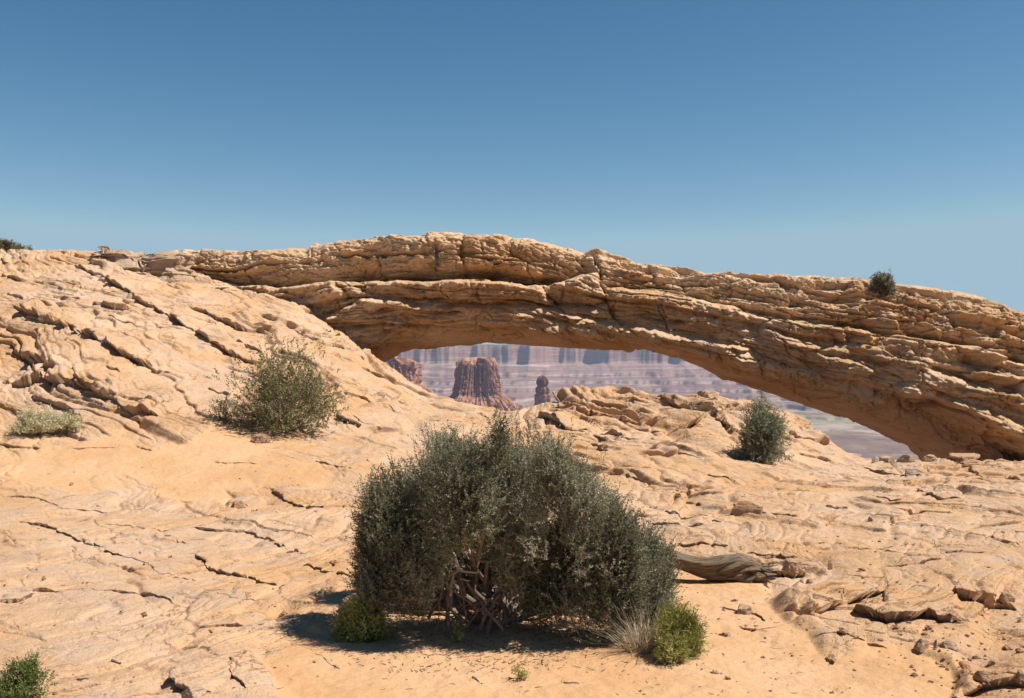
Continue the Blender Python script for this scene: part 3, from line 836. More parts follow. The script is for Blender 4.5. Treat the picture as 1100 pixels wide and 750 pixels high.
# pebbles and litter nobody could count
rs = np.random.RandomState(3)
pv, pf = ICO[2]
allv, allf, nb = [], [], 0
cand = []
for _ in range(520):
    z = rs.rand()
    if z < .45:
        u, v = rs.uniform(640, 1100), rs.uniform(560, 748)
    elif z < .65:
        u, v = rs.uniform(0, 420), rs.uniform(470, 748)
    elif z < .85:
        u, v = rs.normal(1040, 40), rs.normal(705, 25)
    else:
        u, v = rs.uniform(600, 1100), rs.uniform(480, 600)
    if v < 470 or v > 749:
        continue
    g = hit(min(u, 1130), v)
    s = rs.lognormal(-4.95, .6)
    s = min(s, .035)
    q = pv * (1 + .35 * rs.normal(size=(len(pv), 1))).astype(np.float32) * np.array([1, rs.uniform(.6, 1), rs.uniform(.4, .8)]) * s
    a = rs.uniform(0, 6.3)
    q = np.c_[q[:, 0] * math.cos(a) - q[:, 1] * math.sin(a), q[:, 0] * math.sin(a) + q[:, 1] * math.cos(a), q[:, 2]]
    allv.append(q + np.array(g) + [0, 0, s * .25]); allf.append(pf + nb); nb += len(pv)
M_PEB = rock_material("pebble_stone", (0.50, 0.33, 0.19), (0.42, 0.23, 0.11), (0.36, 0.26, 0.18), (0.2, 0.12, 0.07), has_attr=False)
peb = mesh_obj("pebbles", np.concatenate(allv), np.concatenate(allf), M_PEB, smooth=False)
tag(peb, "scatter of small pebbles over the sand and slabs", "pebbles", kind="stuff")


# ------------------------------------------------------------------ plants
def leaf_material(name, cols, trans=.25):
    b = NT(name)
    t = b.attr("tone")
    c = b.mix(b.ramp(t, 0.0, 0.5), cols[0], cols[1])
    c = b.mix(b.ramp(t, 0.5, 1.0), c, cols[2])
    m = b.out(c, .75, None, .25)
    tr = b.node("ShaderNodeBsdfTranslucent"); b.set(tr.inputs[0], c)
    mx = b.node("ShaderNodeMixShader"); mx.inputs[0].default_value = trans
    b.t.links.new(b.bsdf.outputs[0], mx.inputs[1]); b.t.links.new(tr.outputs[0], mx.inputs[2])
    b.t.links.new(mx.outputs[0], b.n["Material Output"].inputs[0])
    return m


def bark_material(name, a, c2):
    b = NT(name)
    p = b.vmul(b.pos(), (1, 1, .35))
    n = b.noise(p, 60, 5, .7); n2 = b.noise(b.pos(), 6, 3)
    c = b.mix(b.ramp(n, .35, .65), a, c2)
    c = b.mix(b.math('MULTIPLY', b.ramp(n2, .45, .65), .5), c, a)
    return b.out(c, .9, b.bump(n, .6, .01), .15)


M_BARK = bark_material("bark", (.12, .085, .06), (.25, .195, .155))
M_DEAD = bark_material("dead_twig", (.30, .25, .20), (.48, .42, .36))
M_JUN = leaf_material("juniper_leaf", ((.060, .060, .031), (.150, .144, .080), (.34, .318, .215)))
M_OLIVE = leaf_material("olive_leaf", ((.095, .085, .036), (.20, .18, .082), (.34, .30, .165)))
M_GREY = leaf_material("greygreen_leaf", ((.12, .125, .07), (.24, .245, .15), (.38, .38, .26)))
M_SAGE = leaf_material("sage_leaf", ((.38, .34, .18), (.58, .51, .31), (.70, .63, .43)))
M_GREEN = leaf_material("bright_green_stem", ((.11, .115, .02), (.235, .225, .045), (.40, .36, .11)))
M_YELG = leaf_material("yellow_green_leaf", ((.20, .195, .045), (.38, .35, .10), (.52, .47, .18)))
M_STRAW = leaf_material("dry_grass_blade", ((.26, .20, .12), (.42, .34, .23), (.58, .50, .37)))


def unit(a):
    return a / np.maximum(np.linalg.norm(a, axis=-1, keepdims=True), 1e-9)


def leaves(base, d, length, nleaf, ll, lw, rs, spread=.8, tone=None):
    """Sprigs: each a row of small leaf quads set round an axis."""
    n = len(base)
    fr = (np.arange(nleaf)[None] + rs.rand(n, nleaf)) / nleaf
    Ls = (length * rs.uniform(.6, 1.3, n))[:, None]
    bend = unit(rs.normal(size=(n, 3)) + [0, 0, .8])[:, None, :] * (fr ** 2)[..., None] * Ls[..., None] * .35
    pos = base[:, None] + d[:, None] * (fr * Ls)[..., None] + bend
    rnd = unit(rs.normal(size=(n, nleaf, 3)))
    ld = unit(d[:, None] * (1 - spread * .5) + rnd * spread)
    side = unit(np.cross(ld, rs.normal(size=(n, nleaf, 3))))
    nn = np.cross(side, ld)
    L = ll * rs.uniform(.6, 1.35, (n, nleaf, 1)); W = lw * rs.uniform(.7, 1.3, (n, nleaf, 1))
    v0 = pos; v1 = pos + ld * L * .5 + side * W * .5 + nn * W * .2; v2 = pos + ld * L; v3 = pos + ld * L * .5 - side * W * .5 + nn * W * .2
    V = np.stack([v0, v1, v2, v3], 2).reshape(-1, 3)
    Fc = np.arange(len(V)).reshape(-1, 4)
    tn = (tone if tone is not None else rs.rand(n))
    tn = np.clip(tn[:, None] + rs.normal(0, .13, (n, nleaf)), 0, 1)
    tn = np.repeat(tn.ravel(), 4)
    return V, Fc, tn


def tubes(lines, sides=5):
    """lines: list of (pts (k,3), radii (k,)) -> one mesh."""
    V, Fq, nb = [], [], 0
    for pts, rad in lines:
        pts = np.asarray(pts, float); rad = np.asarray(rad, float)
        tg = unit(np.gradient(pts, axis=0))
        a = unit(np.cross(tg, np.array([.31, .2, .93]) if abs(tg[0, 2]) < .9 else np.array([1., .1, 0])))
        b = np.cross(tg, a)
        an = np.arange(sides) / sides * 2 * math.pi
        ring = pts[:, None] + (a[:, None] * np.cos(an)[None, :, None] + b[:, None] * np.sin(an)[None, :, None]) * rad[:, None, None]
        V.append(ring.reshape(-1, 3)); Fq.append(grid_faces(len(pts), sides, True) + nb); nb += len(pts) * sides
    return np.concatenate(V), np.concatenate(Fq)


def branch_line(a, b, r0, r1, rs, k=7, wob=.12, sag=0.0):
    a = np.asarray(a, float); b = np.asarray(b, float)
    t = np.linspace(0, 1, k)[:, None]
    L = np.linalg.norm(b - a)
    w = np.cumsum(rs.normal(size=(k, 3)), 0) * L * wob / k
    w = w - w[:1] - (w[-1:] - w[:1]) * t
    p = a + (b - a) * t + w
    p[:, 2] += sag * L * np.sin(t[:, 0] * math.pi)
    return p, r0 + (r1 - r0) * t[:, 0] ** .8


def crown_plant(name, label, cat, foot, half_w, half_d, height, lobes, nclump, nsprig, slen, nleaf, ll, lw, leafm, seed, up=.5, group=None, lean=(0, 0),
                low=.12, fill=.55, stems=9, stem_r=.02, dead=0, dark=None, parts=("foliage", "branches"), jit=1.0, profile=None):
    """Shrub: clumps of sprigs through a lobed dome over a spray of stems."""
    rs = np.random.RandomState(seed)
    root = empty(name, foot, label, cat, group)
    C = []
    tries = 0
    while len(C) < nclump and tries < nclump * 60:
        tries += 1
        d3 = unit(rs.normal(size=3)); d3[2] = abs(d3[2]) * rs.choice([1, 1, 1, -.35])
        r = (fill + (1 - fill) * rs.rand() ** .6)
        bump = 1 + .30 * float(perlin(d3[0] * lobes + seed, d3[1] * lobes, d3[2] * lobes)) * jit
        c = d3 * r * bump
        x, y, z = c[0] * half_w, c[1] * half_d, low * height + (c[2] * .92 + .06) * height * (1 - low)
        if profile is not None:
            z = z * profile(c[0])
        if z < .04 * height:
            continue
        C.append((x + lean[0] * z, y + lean[1] * z, z, d3[0], d3[1], d3[2]))
    C = np.array(C)
    cen = C[:, :3]; od = C[:, 3:]
    ctone = np.clip(.5 + .28 * rs.normal(size=len(C)), .05, .95)
    cs = (half_w + height * .7) * .17
    base = np.repeat(cen, nsprig, 0) + rs.normal(size=(len(C) * nsprig, 3)) * cs * .5
    base[:, 2] = np.maximum(base[:, 2], .03 * height)
    od2 = unit(od * np.array([1, 1, .6]) + [0, 0, up])
    dd = unit(np.repeat(od2, nsprig, 0) + rs.normal(size=base.shape) * .42)
    tone = np.clip(np.repeat(ctone, nsprig) + rs.normal(0, .12, len(base)), 0, 1)
    V, Fc, tn = leaves(base, dd, slen, nleaf, ll, lw, rs, tone=tone)
    V[:, 2] = np.maximum(V[:, 2], .004)
    fo = mesh_obj(parts[0], V, Fc, leafm, root, {"tone": tn}, smooth=False)
    lines = []
    tips = cen[rs.permutation(len(cen))]
    for i in range(stems):
        a0 = rs.uniform(0, 6.283)
        a = (math.cos(a0) * stem_r * 2.5, math.sin(a0) * stem_r * 2.5, -.04)
        b = tips[i % len(tips)] * np.array([.55, .55, .6])
        p, r = branch_line(a, b, stem_r, stem_r * .5, rs, 8, .35)
        lines.append((p, r))
        for j in range(4):
            t2 = tips[(i * 5 + j * 7 + 3) % len(tips)]
            near_ = cen[np.argsort(((cen - b) ** 2).sum(1))[rs.randint(0, max(3, len(cen) // 5))]]
            st = p[rs.randint(3, 8)]
            lines.append(branch_line(st, near_ * .95, stem_r * .5, stem_r * .12, rs, 6, .3))
    for i in range(dead):
        c = cen[rs.randint(len(cen))]
        dirv_ = unit(c - np.array([0, 0, height * .2]) + rs.normal(size=3) * .2)
        lines.append(branch_line(c * .7, c + dirv_ * cs * rs.uniform(.4, 1.0), stem_r * .22, stem_r * .05, rs, 5, .3))
    V, Fq = tubes(lines, 5)
    mesh_obj(parts[1], V, Fq, M_BARK, root)
    return root, rs


def sz(px, d):
    return px / F * d


# --- the big juniper bush in the middle foreground
TOPJ = np.array([(380, 640), (386, 600), (392, 540), (402, 512), (420, 485), (445, 475), (470, 466), (500, 466), (525, 458), (555, 455), (580, 458), (605, 470), (630, 492), (655, 512), (680, 530), (695, 552), (706, 585), (716, 625), (724, 650)], float)
BOTJ = np.array([(380, 650), (400, 662), (440, 665), (465, 640), (490, 610), (510, 600), (530, 605), (550, 640), (575, 675), (600, 690), (640, 692), (690, 680), (724, 660)], float)


def big_juniper():
    rs = np.random.RandomState(8)
    foot = hit(532, 682)
    fy = foot.y + .42
    root = empty("juniper_bush", foot, "big grey-green juniper bush standing in the sand in the middle foreground", "bush")
    ox, oy, oz = foot
    nC = 1150
    cen, od = [], []
    while len(cen) < nC:
        u = rs.uniform(393, 711)
        vt = np.interp(u, TOPJ[:, 0], TOPJ[:, 1]) + 26 + 20 * float(perlin(u / 17.0, 3.3, 1.7)) + 6 * float(perlin(u / 60.0, 8.3, 4.7))
        vb = 700 if u > 575 else np.interp(u, [384, 400, 575], [655, 672, 700])
        v = vt + (vb - vt) * rs.rand()
        du = (u - 553) / 172; dvn = (v - 590) / 135
        dep = .88 * math.sqrt(max(.06, 1 - .85 * du * du - .55 * dvn * dvn))
        cy = math.copysign(abs(rs.uniform(-1, 1)) ** .55, rs.rand() - .58)
        yy = fy + cy * dep
        if cy < .35 and v > np.interp(u, BOTJ[:, 0], BOTJ[:, 1]):
            continue
        if cy < .45 and any(((u - a) / c) ** 2 + ((v - b_) / e_) ** 2 < 1 for a, b_, c, e_ in ((470, 552, 9, 42), (587, 598, 20, 12), (437, 600, 7, 28), (645, 566, 8, 26), (515, 600, 18, 14))):
            continue
        x = (u - U0) / F * yy
        z = (V0 - v) / F * yy
        if z < oz + .05:
            continue
        lump = perlin(x * 2.4 + 9, yy * 2.0, z * 1.7) + .5 * perlin(x * 6, yy * 6 + 3, z * 4.5)
        if lump < -.16 and rs.rand() < .94:
            continue
        p = np.array([x - ox, yy - oy, z - oz])
        c0 = np.array([(552 - U0) / F * fy - ox, fy - oy, .30])
        d = (p - c0) / np.array([.95, .8, .95])
        cen.append(p); od.append(unit(d))
    for _ in range(230):                                      # low foliage at the back of the hollow
        u = rs.uniform(425, 650); v = rs.uniform(585, 690); cy = rs.uniform(.30, .95)
        yy = fy + cy * .8
        p = np.array([(u - U0) / F * yy - ox, yy - oy, max((V0 - v) / F * yy - oz, .05)])
        cen.append(p); od.append(unit(np.array([rs.normal(0, .4), -.3, .6])))
    cen = np.array(cen); od = np.array(od)
    # gather the clumps into upright plumes with gaps between them
    sd_ = cen[rs.choice(len(cen), 46, replace=False)]
    sd_lift = np.stack([rs.normal(0, .012, 46), rs.normal(0, .012, 46), rs.normal(0, .035, 46)], -1)
    df = (cen[:, None] - sd_[None]) * np.array([1, 1, .62])
    kn = np.argmin((df ** 2).sum(-1), 1)
    rel_ = cen - sd_[kn]
    cen = cen - rel_ * np.array([.42, .42, .14]) - sd_lift[kn]
    od = unit(od * .55 + unit(rel_ * [1, 1, .5] + 1e-6) * .75)
    # keep sprigs inside the seen outline
    cen[:, 0] *= 1.0
    ct = np.clip(.52 + .13 * rs.normal(size=len(cen)) + .20 * rs.normal(size=46)[kn], .05, .98)
    ns = 20
    base = np.repeat(cen, ns, 0) + rs.normal(size=(len(cen) * ns, 3)) * np.array([.036, .04, .055])
    base[:, 2] = np.maximum(base[:, 2], .05)
    dd = unit(np.repeat(unit(od * [1, 1, .4] + [0, 0, .75]), ns, 0) + rs.normal(size=base.shape) * .38)
    tone = np.clip(np.repeat(ct, ns) + rs.normal(0, .12, len(base)), 0, 1)
    V, Fc, tn = leaves(base, dd, .105, 24, .0165, .0062, rs, spread=.72, tone=tone)
    V[:, 2] = np.maximum(V[:, 2], .01)
    mesh_obj("foliage", V, Fc, M_JUN, root, {"tone": tn}, smooth=False)
    ks = np.nonzero(od[:, 2] > .25)[0]; ks = ks[rs.permutation(len(ks))[:330]]      # long leaders that stand clear of the crown
    b3 = np.repeat(cen[ks], 3, 0) + rs.normal(size=(len(ks) * 3, 3)) * .035
    d3 = unit(np.repeat(od[ks] * [.7, .7, .2] + [0, 0, .9], 3, 0) + rs.normal(size=b3.shape) * .22)
    V, Fc, tn = leaves(b3, d3, .175, 40, .0165, .006, rs, spread=.62, tone=np.clip(.62 + .15 * rs.normal(size=len(b3)), 0, 1))
    mesh_obj("leader_sprays", V, Fc, M_JUN, root, {"tone": tn}, smooth=False)["kind"] = "stuff"
    ks = rs.choice(len(cen), 70, replace=False)               # browned-off sprays
    b2 = np.repeat(cen[ks] * [1, 1, 1], 10, 0) + rs.normal(size=(700, 3)) * .04
    b2[:, 2] = np.maximum(b2[:, 2], .05)
    d2 = unit(np.repeat(od[ks] + [0, 0, .5], 10, 0) + rs.normal(size=b2.shape) * .45)
    V, Fc, tn = leaves(b2, d2, .10, 22, .016, .006, rs, spread=.75)
    V[:, 2] = np.maximum(V[:, 2], .01)
    mesh_obj("dead_foliage", V, Fc, leaf_material("brown_leaf", ((.12, .075, .04), (.24, .16, .085), (.34, .25, .15))), root, {"tone": tn}, smooth=False)
    # live limbs
    lines = []
    for i in range(15):
        a = np.array([rs.normal(0, .10), .30 + rs.normal(0, .12), -.05])
        b = cen[rs.randint(len(cen))] * np.array([.75, .75, .8])
        p, r = branch_line(a, b, rs.uniform(.018, .034), .010, rs, 9, .4)
        lines.append((p, r))
        for j in range(6):
            st = p[rs.randint(3, 9)]
            k = np.argsort(((cen - p[-1]) ** 2).sum(1))[rs.randint(0, 60)]
            lines.append(branch_line(st, cen[k], .010, .003, rs, 7, .35))
    V, Fq = tubes(lines, 6)
    mesh_obj("branches", V, Fq, M_BARK, root)
    # the bare trunks and dead limbs seen in the hollow at the front
    def pt(u, v, dy):
        d = foot.y + dy
        return np.array([(u - U0) / F * d - ox, dy, (V0 - v) / F * d - oz])
    tl = [((484, 652, .05), (478, 590, .12), .030, .018), ((497, 640, .05), (488, 598, .08), .026, .016), ((520, 690, .02), (546, 600, .15), .024, .016), ((545, 684, -.05), (500, 622, .02), .014, .010),
          ((515, 676, -.02), (536, 640, .03), .016, .012), ((460, 665, .05), (478, 635, .08), .012, .007), ((500, 668, -.02), (490, 610, .05), .008, .005), ((484, 690, 0), (476, 600, .1), .014, .010)]
    lines = []
    for a, b, r0, r1 in tl:
        p, r = branch_line(pt(*a), pt(*b), r0, r1, rs, 9, .22)
        V, Fq = tubes([(p, r)], 8)
        V[:, 2] = np.maximum(V[:, 2], -.05)
        mesh_obj("trunk", V, Fq, M_BARK, root)
    for i in range(12):
        a = pt(rs.uniform(462, 560), rs.uniform(600, 650), rs.uniform(-.05, .15)); b = pt(rs.uniform(450, 570), rs.uniform(640, 690), rs.uniform(-.1, .12))
        lines.append(branch_line(a, b, .006, .003, rs, 7, .35))
    V, Fq = tubes(lines, 8)
    V[:, 2] = np.maximum(V[:, 2], -.05)
    mesh_obj("thin_stems", V, Fq, M_BARK, root)["kind"] = "stuff"
    lines = []
    dl = [((478, 575, -.10), (492, 610, -.02), .010, .012), ((492, 612, -.02), (517, 614, -.06), .013, .005), ((492, 612, 0), (484, 640, .02), .012, .012), ((495, 622, -.02), (505, 624, -.08), .008, .004), ((530, 474, .30), (500, 494, .2), .005, .010), ((532, 470, .32), (548, 462, .3), .004, .002)]
    for a, b, r0, r1 in dl:
        mesh_obj("dead_limb", *tubes([branch_line(pt(*a), pt(*b), r0, r1, rs, 7, .25)], 6), M_DEAD, root)
    for i in range(170):
        c = cen[rs.randint(len(cen))]; d = od[rs.randint(len(od))]
        k = rs.randint(len(cen)); c = cen[k]; d = unit(od[k] + rs.normal(size=3) * .5 + [0, 0, .4])
        lines.append(branch_line(c - d * .05, c + d * rs.uniform(.06, .15), .0032, .0010, rs, 5, .35))
    for i in range(70):      # bare grey tangle low on the right
        u = rs.uniform(600, 690); v = rs.uniform(650, 690)
        lines.append(branch_line(pt(u, v + 6, rs.uniform(-.15, .15)), pt(u + rs.uniform(-34, 20), v - rs.uniform(12, 40), rs.uniform(-.25, .1)), .0034, .0012, rs, 6, .4))
    V, Fq = tubes(lines, 5)
    V[:, 2] = np.maximum(V[:, 2], .0)
    mesh_obj("dead_twigs", V, Fq, M_DEAD, root)["kind"] = "stuff"
    return root


big_juniper()

# --- olive shrub on the left slope
f = hit(312, 462)
d = f.y
crown_plant("shrub", "airy olive-green shrub on the slope left of the arch opening", "shrub", f, sz(49, d), sz(42, d), sz(86, d), 2.9, 140, 16, .11, 13, .036, .015, M_OLIVE, 12, up=.75, low=.0, fill=.35, stems=12, stem_r=.018, dead=90, lean=(-.08, 0), jit=1.7)
f = hit(243, 452); d = f.y
crown_plant("dry_shrub", "low half-dead shrub at the left foot of the airy olive shrub", "shrub", f, sz(20, d), sz(16, d), sz(24, d), 2.5, 22, 9, .10, 8, .03, .012, M_OLIVE, 14, up=.5, fill=.3, stems=10, stem_r=.012, dead=40)
# --- columnar grey-green shrub on the ledge
f = hit(820, 496); d = f.y
crown_plant("columnar_shrub", "dense grey-green column-shaped shrub on the broken ledge right of the opening", "shrub", f, sz(15.5, d), sz(16, d), sz(70, d), 1.8, 135, 24, .07, 11, .032, .012, M_GREY, 15, up=.45, low=.0, fill=.45, stems=6, stem_r=.02, jit=1.5, lean=(.03, 0))
# --- shrub on top of the arch
p = arch_hit(948, 318); d = p.y
crown_plant("small_shrub", "small dark shrub growing on top of the arch's right shoulder", "shrub", p, sz(10, d), sz(10, d), sz(21, d), 2.6, 36, 16, .13, 10, .06, .022, M_JUN, 16, up=.9, low=.0, fill=.3, stems=6, stem_r=.02)
p = arch_hit(469, 290); d = p.y
crown_plant("dry_shrub", "twiggy grey shrub clinging to the face of the arch below its top bed", "shrub", p, sz(11, d), sz(9, d), sz(22, d), 2.2, 16, 10, .11, 7, .05, .018, M_GREY, 17, up=.6, fill=.3, stems=10, stem_r=.016, dead=30)
# --- pale sage tufts on the left
f = hit(42, 465); d = f.y
crown_plant("sagebrush", "pale silvery sagebrush tuft on sand at the far left, larger of the pair", "plant", f, sz(23, d), sz(18, d), sz(23, d), 2.0, 60, 16, .09, 10, .04, .010, M_SAGE, 18, up=.9, low=.0, fill=.25, stems=8, stem_r=.008)
f = hit(72, 464); d = f.y
crown_plant("sagebrush", "pale silvery sagebrush tuft on sand at the far left, smaller of the pair", "plant", f, sz(14, d), sz(12, d), sz(15, d), 2.0, 34, 15, .08, 9, .04, .010, M_SAGE, 19, up=.8, low=.0, fill=.25, stems=6, stem_r=.008)
# --- skyline shrubs far left
f = Vector(P(4, 274, 26.5)); f.z = float(ground_z(f.x, f.y)) - .1
crown_plant("small_shrub", "dark shrub on the skyline at the far left edge of the picture", "shrub", f, .16, .2, .26, 2.2, 26, 12, .10, 9, .06, .022, M_JUN, 20, up=.8, low=.0, fill=.3, stems=5, stem_r=.02)
f = Vector(P(22, 275, 26.8)); f.z = float(ground_z(f.x, f.y)) - .1
crown_plant("small_shrub", "tiny low shrub on the skyline just right of the dark edge shrub", "shrub", f, .30, .25, .15, 2.2, 24, 8, .1, 8, .05, .02, M_GREY, 24, up=.6, low=.0, fill=.3, stems=5, stem_r=.012)


# --- blade plants: upright stems
def blade_plant(name, label, cat, foot, half_w, height, n, wid, leafm, seed, spread=.7, curve=.3, group=None, part="stems", segs=4, rootr=.35, droop=0.0):
    rs = np.random.RandomState(seed)
    root = empty(name, foot, label, cat, group)
    a = rs.uniform(0, 6.283, n); rr = np.sqrt(rs.rand(n))
    b = np.stack([np.cos(a) * rr * half_w * rootr, np.sin(a) * rr * half_w * rootr, np.zeros(n)], -1)
    out = np.stack([np.cos(a), np.sin(a), np.zeros(n)], -1) * (rr * half_w * (1 - rootr) * 1.15)[:, None] * spread / .7
    hh = height * rs.uniform(.5, 1.05, n) * np.sqrt(np.maximum(1 - (rr * .85) ** 2, .1))
    t = np.linspace(0, 1, segs + 1)
    pts = b[:, None] + out[:, None] * (t ** (1 + curve))[None, :, None] + np.array([0, 0, 1]) * (hh[:, None] * (t - droop * t ** 3)[None])[..., None]
    pts = pts + np.cumsum(rs.normal(size=pts.shape), 1) * height * .03
    sd = unit(np.cross(rs.normal(size=(n, 3)), [0, 0, 1.]))[:, None]
    w = wid * (1 - t * .85)[None, :, None] * rs.uniform(.7, 1.3, (n, 1, 1))
    V = np.stack([pts - sd * w * .5, pts + sd * w * .5], 2)          # n, segs+1, 2, 3
    idx = np.arange(n * (segs + 1) * 2).reshape(n, segs + 1, 2)
    Fc = np.stack([idx[:, :-1, 0], idx[:, :-1, 1], idx[:, 1:, 1], idx[:, 1:, 0]], -1).reshape(-1, 4)
    tn = np.repeat(np.clip(.5 + .25 * rs.normal(size=n), 0, 1), (segs + 1) * 2)
    V = V.reshape(-1, 3); V[:, 2] = np.maximum(V[:, 2], .0)
    mesh_obj(part, V, Fc, leafm, root, {"tone": tn}, smooth=False)
    return root, rs


f = hit(727, 702)
crown_plant("green_bush", "small bright green bush at the right foot of the big juniper", "bush", f, sz(18, f.y), sz(17, f.y), sz(37, f.y), 3.2, 70, 24, .07, 8, .034, .0045, M_GREEN, 31, up=1.0, low=.05, fill=.3, stems=12, stem_r=.005, jit=1.8)
f = hit(722, 712)
crown_plant("green_bush", "tiny lower green sprout in front of the small bright green bush", "bush", f, sz(12, f.y), sz(10, f.y), sz(20, f.y), 2.4, 24, 20, .05, 7, .026, .004, M_YELG, 36, up=.9, low=.0, fill=.2, stems=5, stem_r=.004)
f = hit(690, 697)
blade_plant("dry_grass", "straw-coloured dry grass clump between the juniper and the bright green bush", "grass clump", f, .30, .34, 330, .0042, M_STRAW, 32, spread=.95, curve=.4, rootr=.35)
f = hit(672, 660); f.y += .05
blade_plant("green_grass", "tall thin green stems at the right flank of the big juniper", "grass clump", hit(694, 668), .16, .42, 160, .004, M_YELG, 33, spread=.8, curve=.2)
f = hit(388, 686)
crown_plant("green_bush", "yellow-green little bush at the left foot of the big juniper", "bush", f, sz(24, f.y), sz(18, f.y), sz(34, f.y), 2.4, 70, 20, .055, 9, .022, .009, M_YELG, 34, up=.6, low=.0, fill=.3, stems=8, stem_r=.006)
f = hit(25, 752)
crown_plant("young_juniper", "young green juniper sprout in the bottom left corner", "bush", f, sz(20, f.y), sz(18, f.y), sz(34, f.y), 2.8, 34, 16, .06, 18, .013, .0045, leaf_material("fresh_juniper_leaf", ((.05, .075, .015), (.12, .155, .035), (.24, .27, .08))), 35, up=1.0, low=.0, fill=.2, stems=8, stem_r=.006, jit=1.4)
for (u, v, h, lab, sd) in ((492, 690, 11, "tiny green sprig in the juniper's shade, nearer its trunk", 51), (560, 730, 12, "tiny green sprig on the open sand below the big juniper", 52)):
    f = hit(u, v)
    crown_plant("sprig", lab, "plant", f, sz(7, f.y), sz(6, f.y), sz(h, f.y), 2, 8, 8, .025, 6, .014, .006, M_YELG, sd, up=.9, low=.0, fill=.2, stems=3, stem_r=.002, group="tiny sprigs on the sand")


# ------------------------------------------------------------------ weathered log
def log():
    foot = hit(770, 626)
    d0 = foot.y
    root = empty("weathered_log", foot, "twisted grey weathered log lying on the sand right of the big juniper", "log")
    path = np.array([(690, 588, .06, 9), (708, 594, .06, 11), (722, 601, .05, 14), (740, 608, .03, 13), (758, 613, 0, 13), (776, 613, -.02, 15), (795, 612, -.02, 17), (808, 614, -.02, 15), (818, 617, -.02, 11), (829, 619, -.02, 6)], float)
    tt = np.linspace(0, 1, 160)
    ti = np.linspace(0, 1, len(path))
    def cub(c):
        from_ = np.interp(tt, ti, c)
        k = np.ones(15) / 15
        e = np.r_[np.full(7, from_[0]), from_, np.full(7, from_[-1])]
        return np.convolve(e, k, 'valid')
    U, Vv, DY, RP = (cub(path[:, i]) for i in range(4))
    dpt = d0 + DY
    cx = (U - U0) / F * dpt - foot.x; cy = DY + .06; cz = (V0 - Vv) / F * dpt - foot.z
    R = RP / F * d0 * .86
    na = 120
    an = np.arange(na) / na * 2 * math.pi
    A, Tt = np.meshgrid(an, tt)
    tw = A + 3.2 * Tt                                          # grain winds round the log
    ridg = .22 * np.sin(2 * tw + .6) + .10 * np.sin(7 * tw + 2 * np.sin(Tt * 9)) - .16 * np.exp(-(np.sin(1.5 * tw + 1) / .16) ** 2) + .06 * perlin(np.cos(tw) * 5, np.sin(tw) * 5, Tt * 3) + .05 * perlin(np.cos(tw) * 16, np.sin(tw) * 16, Tt * 3)
    rr = R[:, None] * (1 + ridg)
    hole = np.exp(-((Tt - .755) / .055) ** 2 - ((np.mod(A, 6.283) - 3.5) / .30) ** 2)
    rr *= 1 - .65 * hole
    rag = sstep(.90, 1.0, Tt) * (.5 + .9 * perlin(np.cos(A) * 3.5, np.sin(A) * 3.5, Tt * 2 + 4))
    V = np.stack([cx[:, None] + .10 * np.clip(rag, 0, 1) * .6 + 0 * A, cy[:, None] + np.cos(A) * rr, cz[:, None] + np.sin(A) * rr * .9], -1)
    V = V.reshape(-1, 3)
    cap = len(V); capA = V[:na].mean(0); capB = V[-na:].mean(0) - [.08, 0, 0]
    Vv2 = np.vstack([V, capA, capB])
    q = grid_faces(160, na, True)
    i = np.arange(na); j = (i + 1) % na
    last = (160 - 1) * na
    q = np.vstack([q, np.stack([np.full(na, cap), j, i, i], -1)[:, [0, 1, 2, 3]] * 0 + np.stack([i, j, np.full(na, cap), np.full(na, cap)], -1)]) if False else q
    b = NT("weathered_wood")
    g = b.attr("bed")
    cxn = b.node("ShaderNodeCombineXYZ")
    b.set(cxn.inputs[0], b.math('MULTIPLY', g, 6.0)); b.set(cxn.inputs[1], b.math('MULTIPLY', b.attr("tone"), 3.0))
    n1 = b.noise(cxn.outputs[0], 4.0, 6, .7)
    n2 = b.noise(b.pos(), 6, 4)
    c = b.mix(b.ramp(n1, .40, .60), (.055, .033, .018), (.29, .205, .125))
    c = b.mix(b.math('MULTIPLY', b.ramp(n2, .45, .7), .5), c, (.24, .205, .165))
    mat = b.out(c, .85, b.bump(n1, .8, .02), .2)
    mesh_obj("trunk", V, q, mat, root, {"bed": tw.ravel(), "tone": Tt.ravel()})
    rs = np.random.RandomState(4)
    lines = []
    for k in range(16):                                        # splintered end
        a = rs.uniform(0, 6.283)
        k0 = 142
        st = np.array([cx[k0], cy[k0] + math.cos(a) * R[k0] * .8, cz[k0] + math.sin(a) * R[k0] * .7])
        lines.append(branch_line(st, st + [rs.uniform(.05, .15), rs.normal(0, .02), rs.normal(-.01, .02)], rs.uniform(.008, .02), .003, rs, 5, .2))
    V2, F2 = tubes(lines, 6)
    mesh_obj("splintered_end", V2, F2, M_BARK, root)


log()

# dead branch by the olive shrub and small sticks on the sand
def stick(name, label, pts, r, mat=M_DEAD, group=None, seed=1, lift=.0):
    rs = np.random.RandomState(seed)
    W = [hit(*p) for p in pts]
    f0 = W[0]
    root = mesh_obj(name, *tubes(sum([[branch_line(np.array(W[i] - f0) + [0, 0, r + lift], np.array(W[i + 1] - f0) + [0, 0, r + lift], r, r * .6, rs, 6, .2)] for i in range(len(W) - 1)], []), 6), mat)
    root.location = f0
    return tag(root, label, "stick", group)


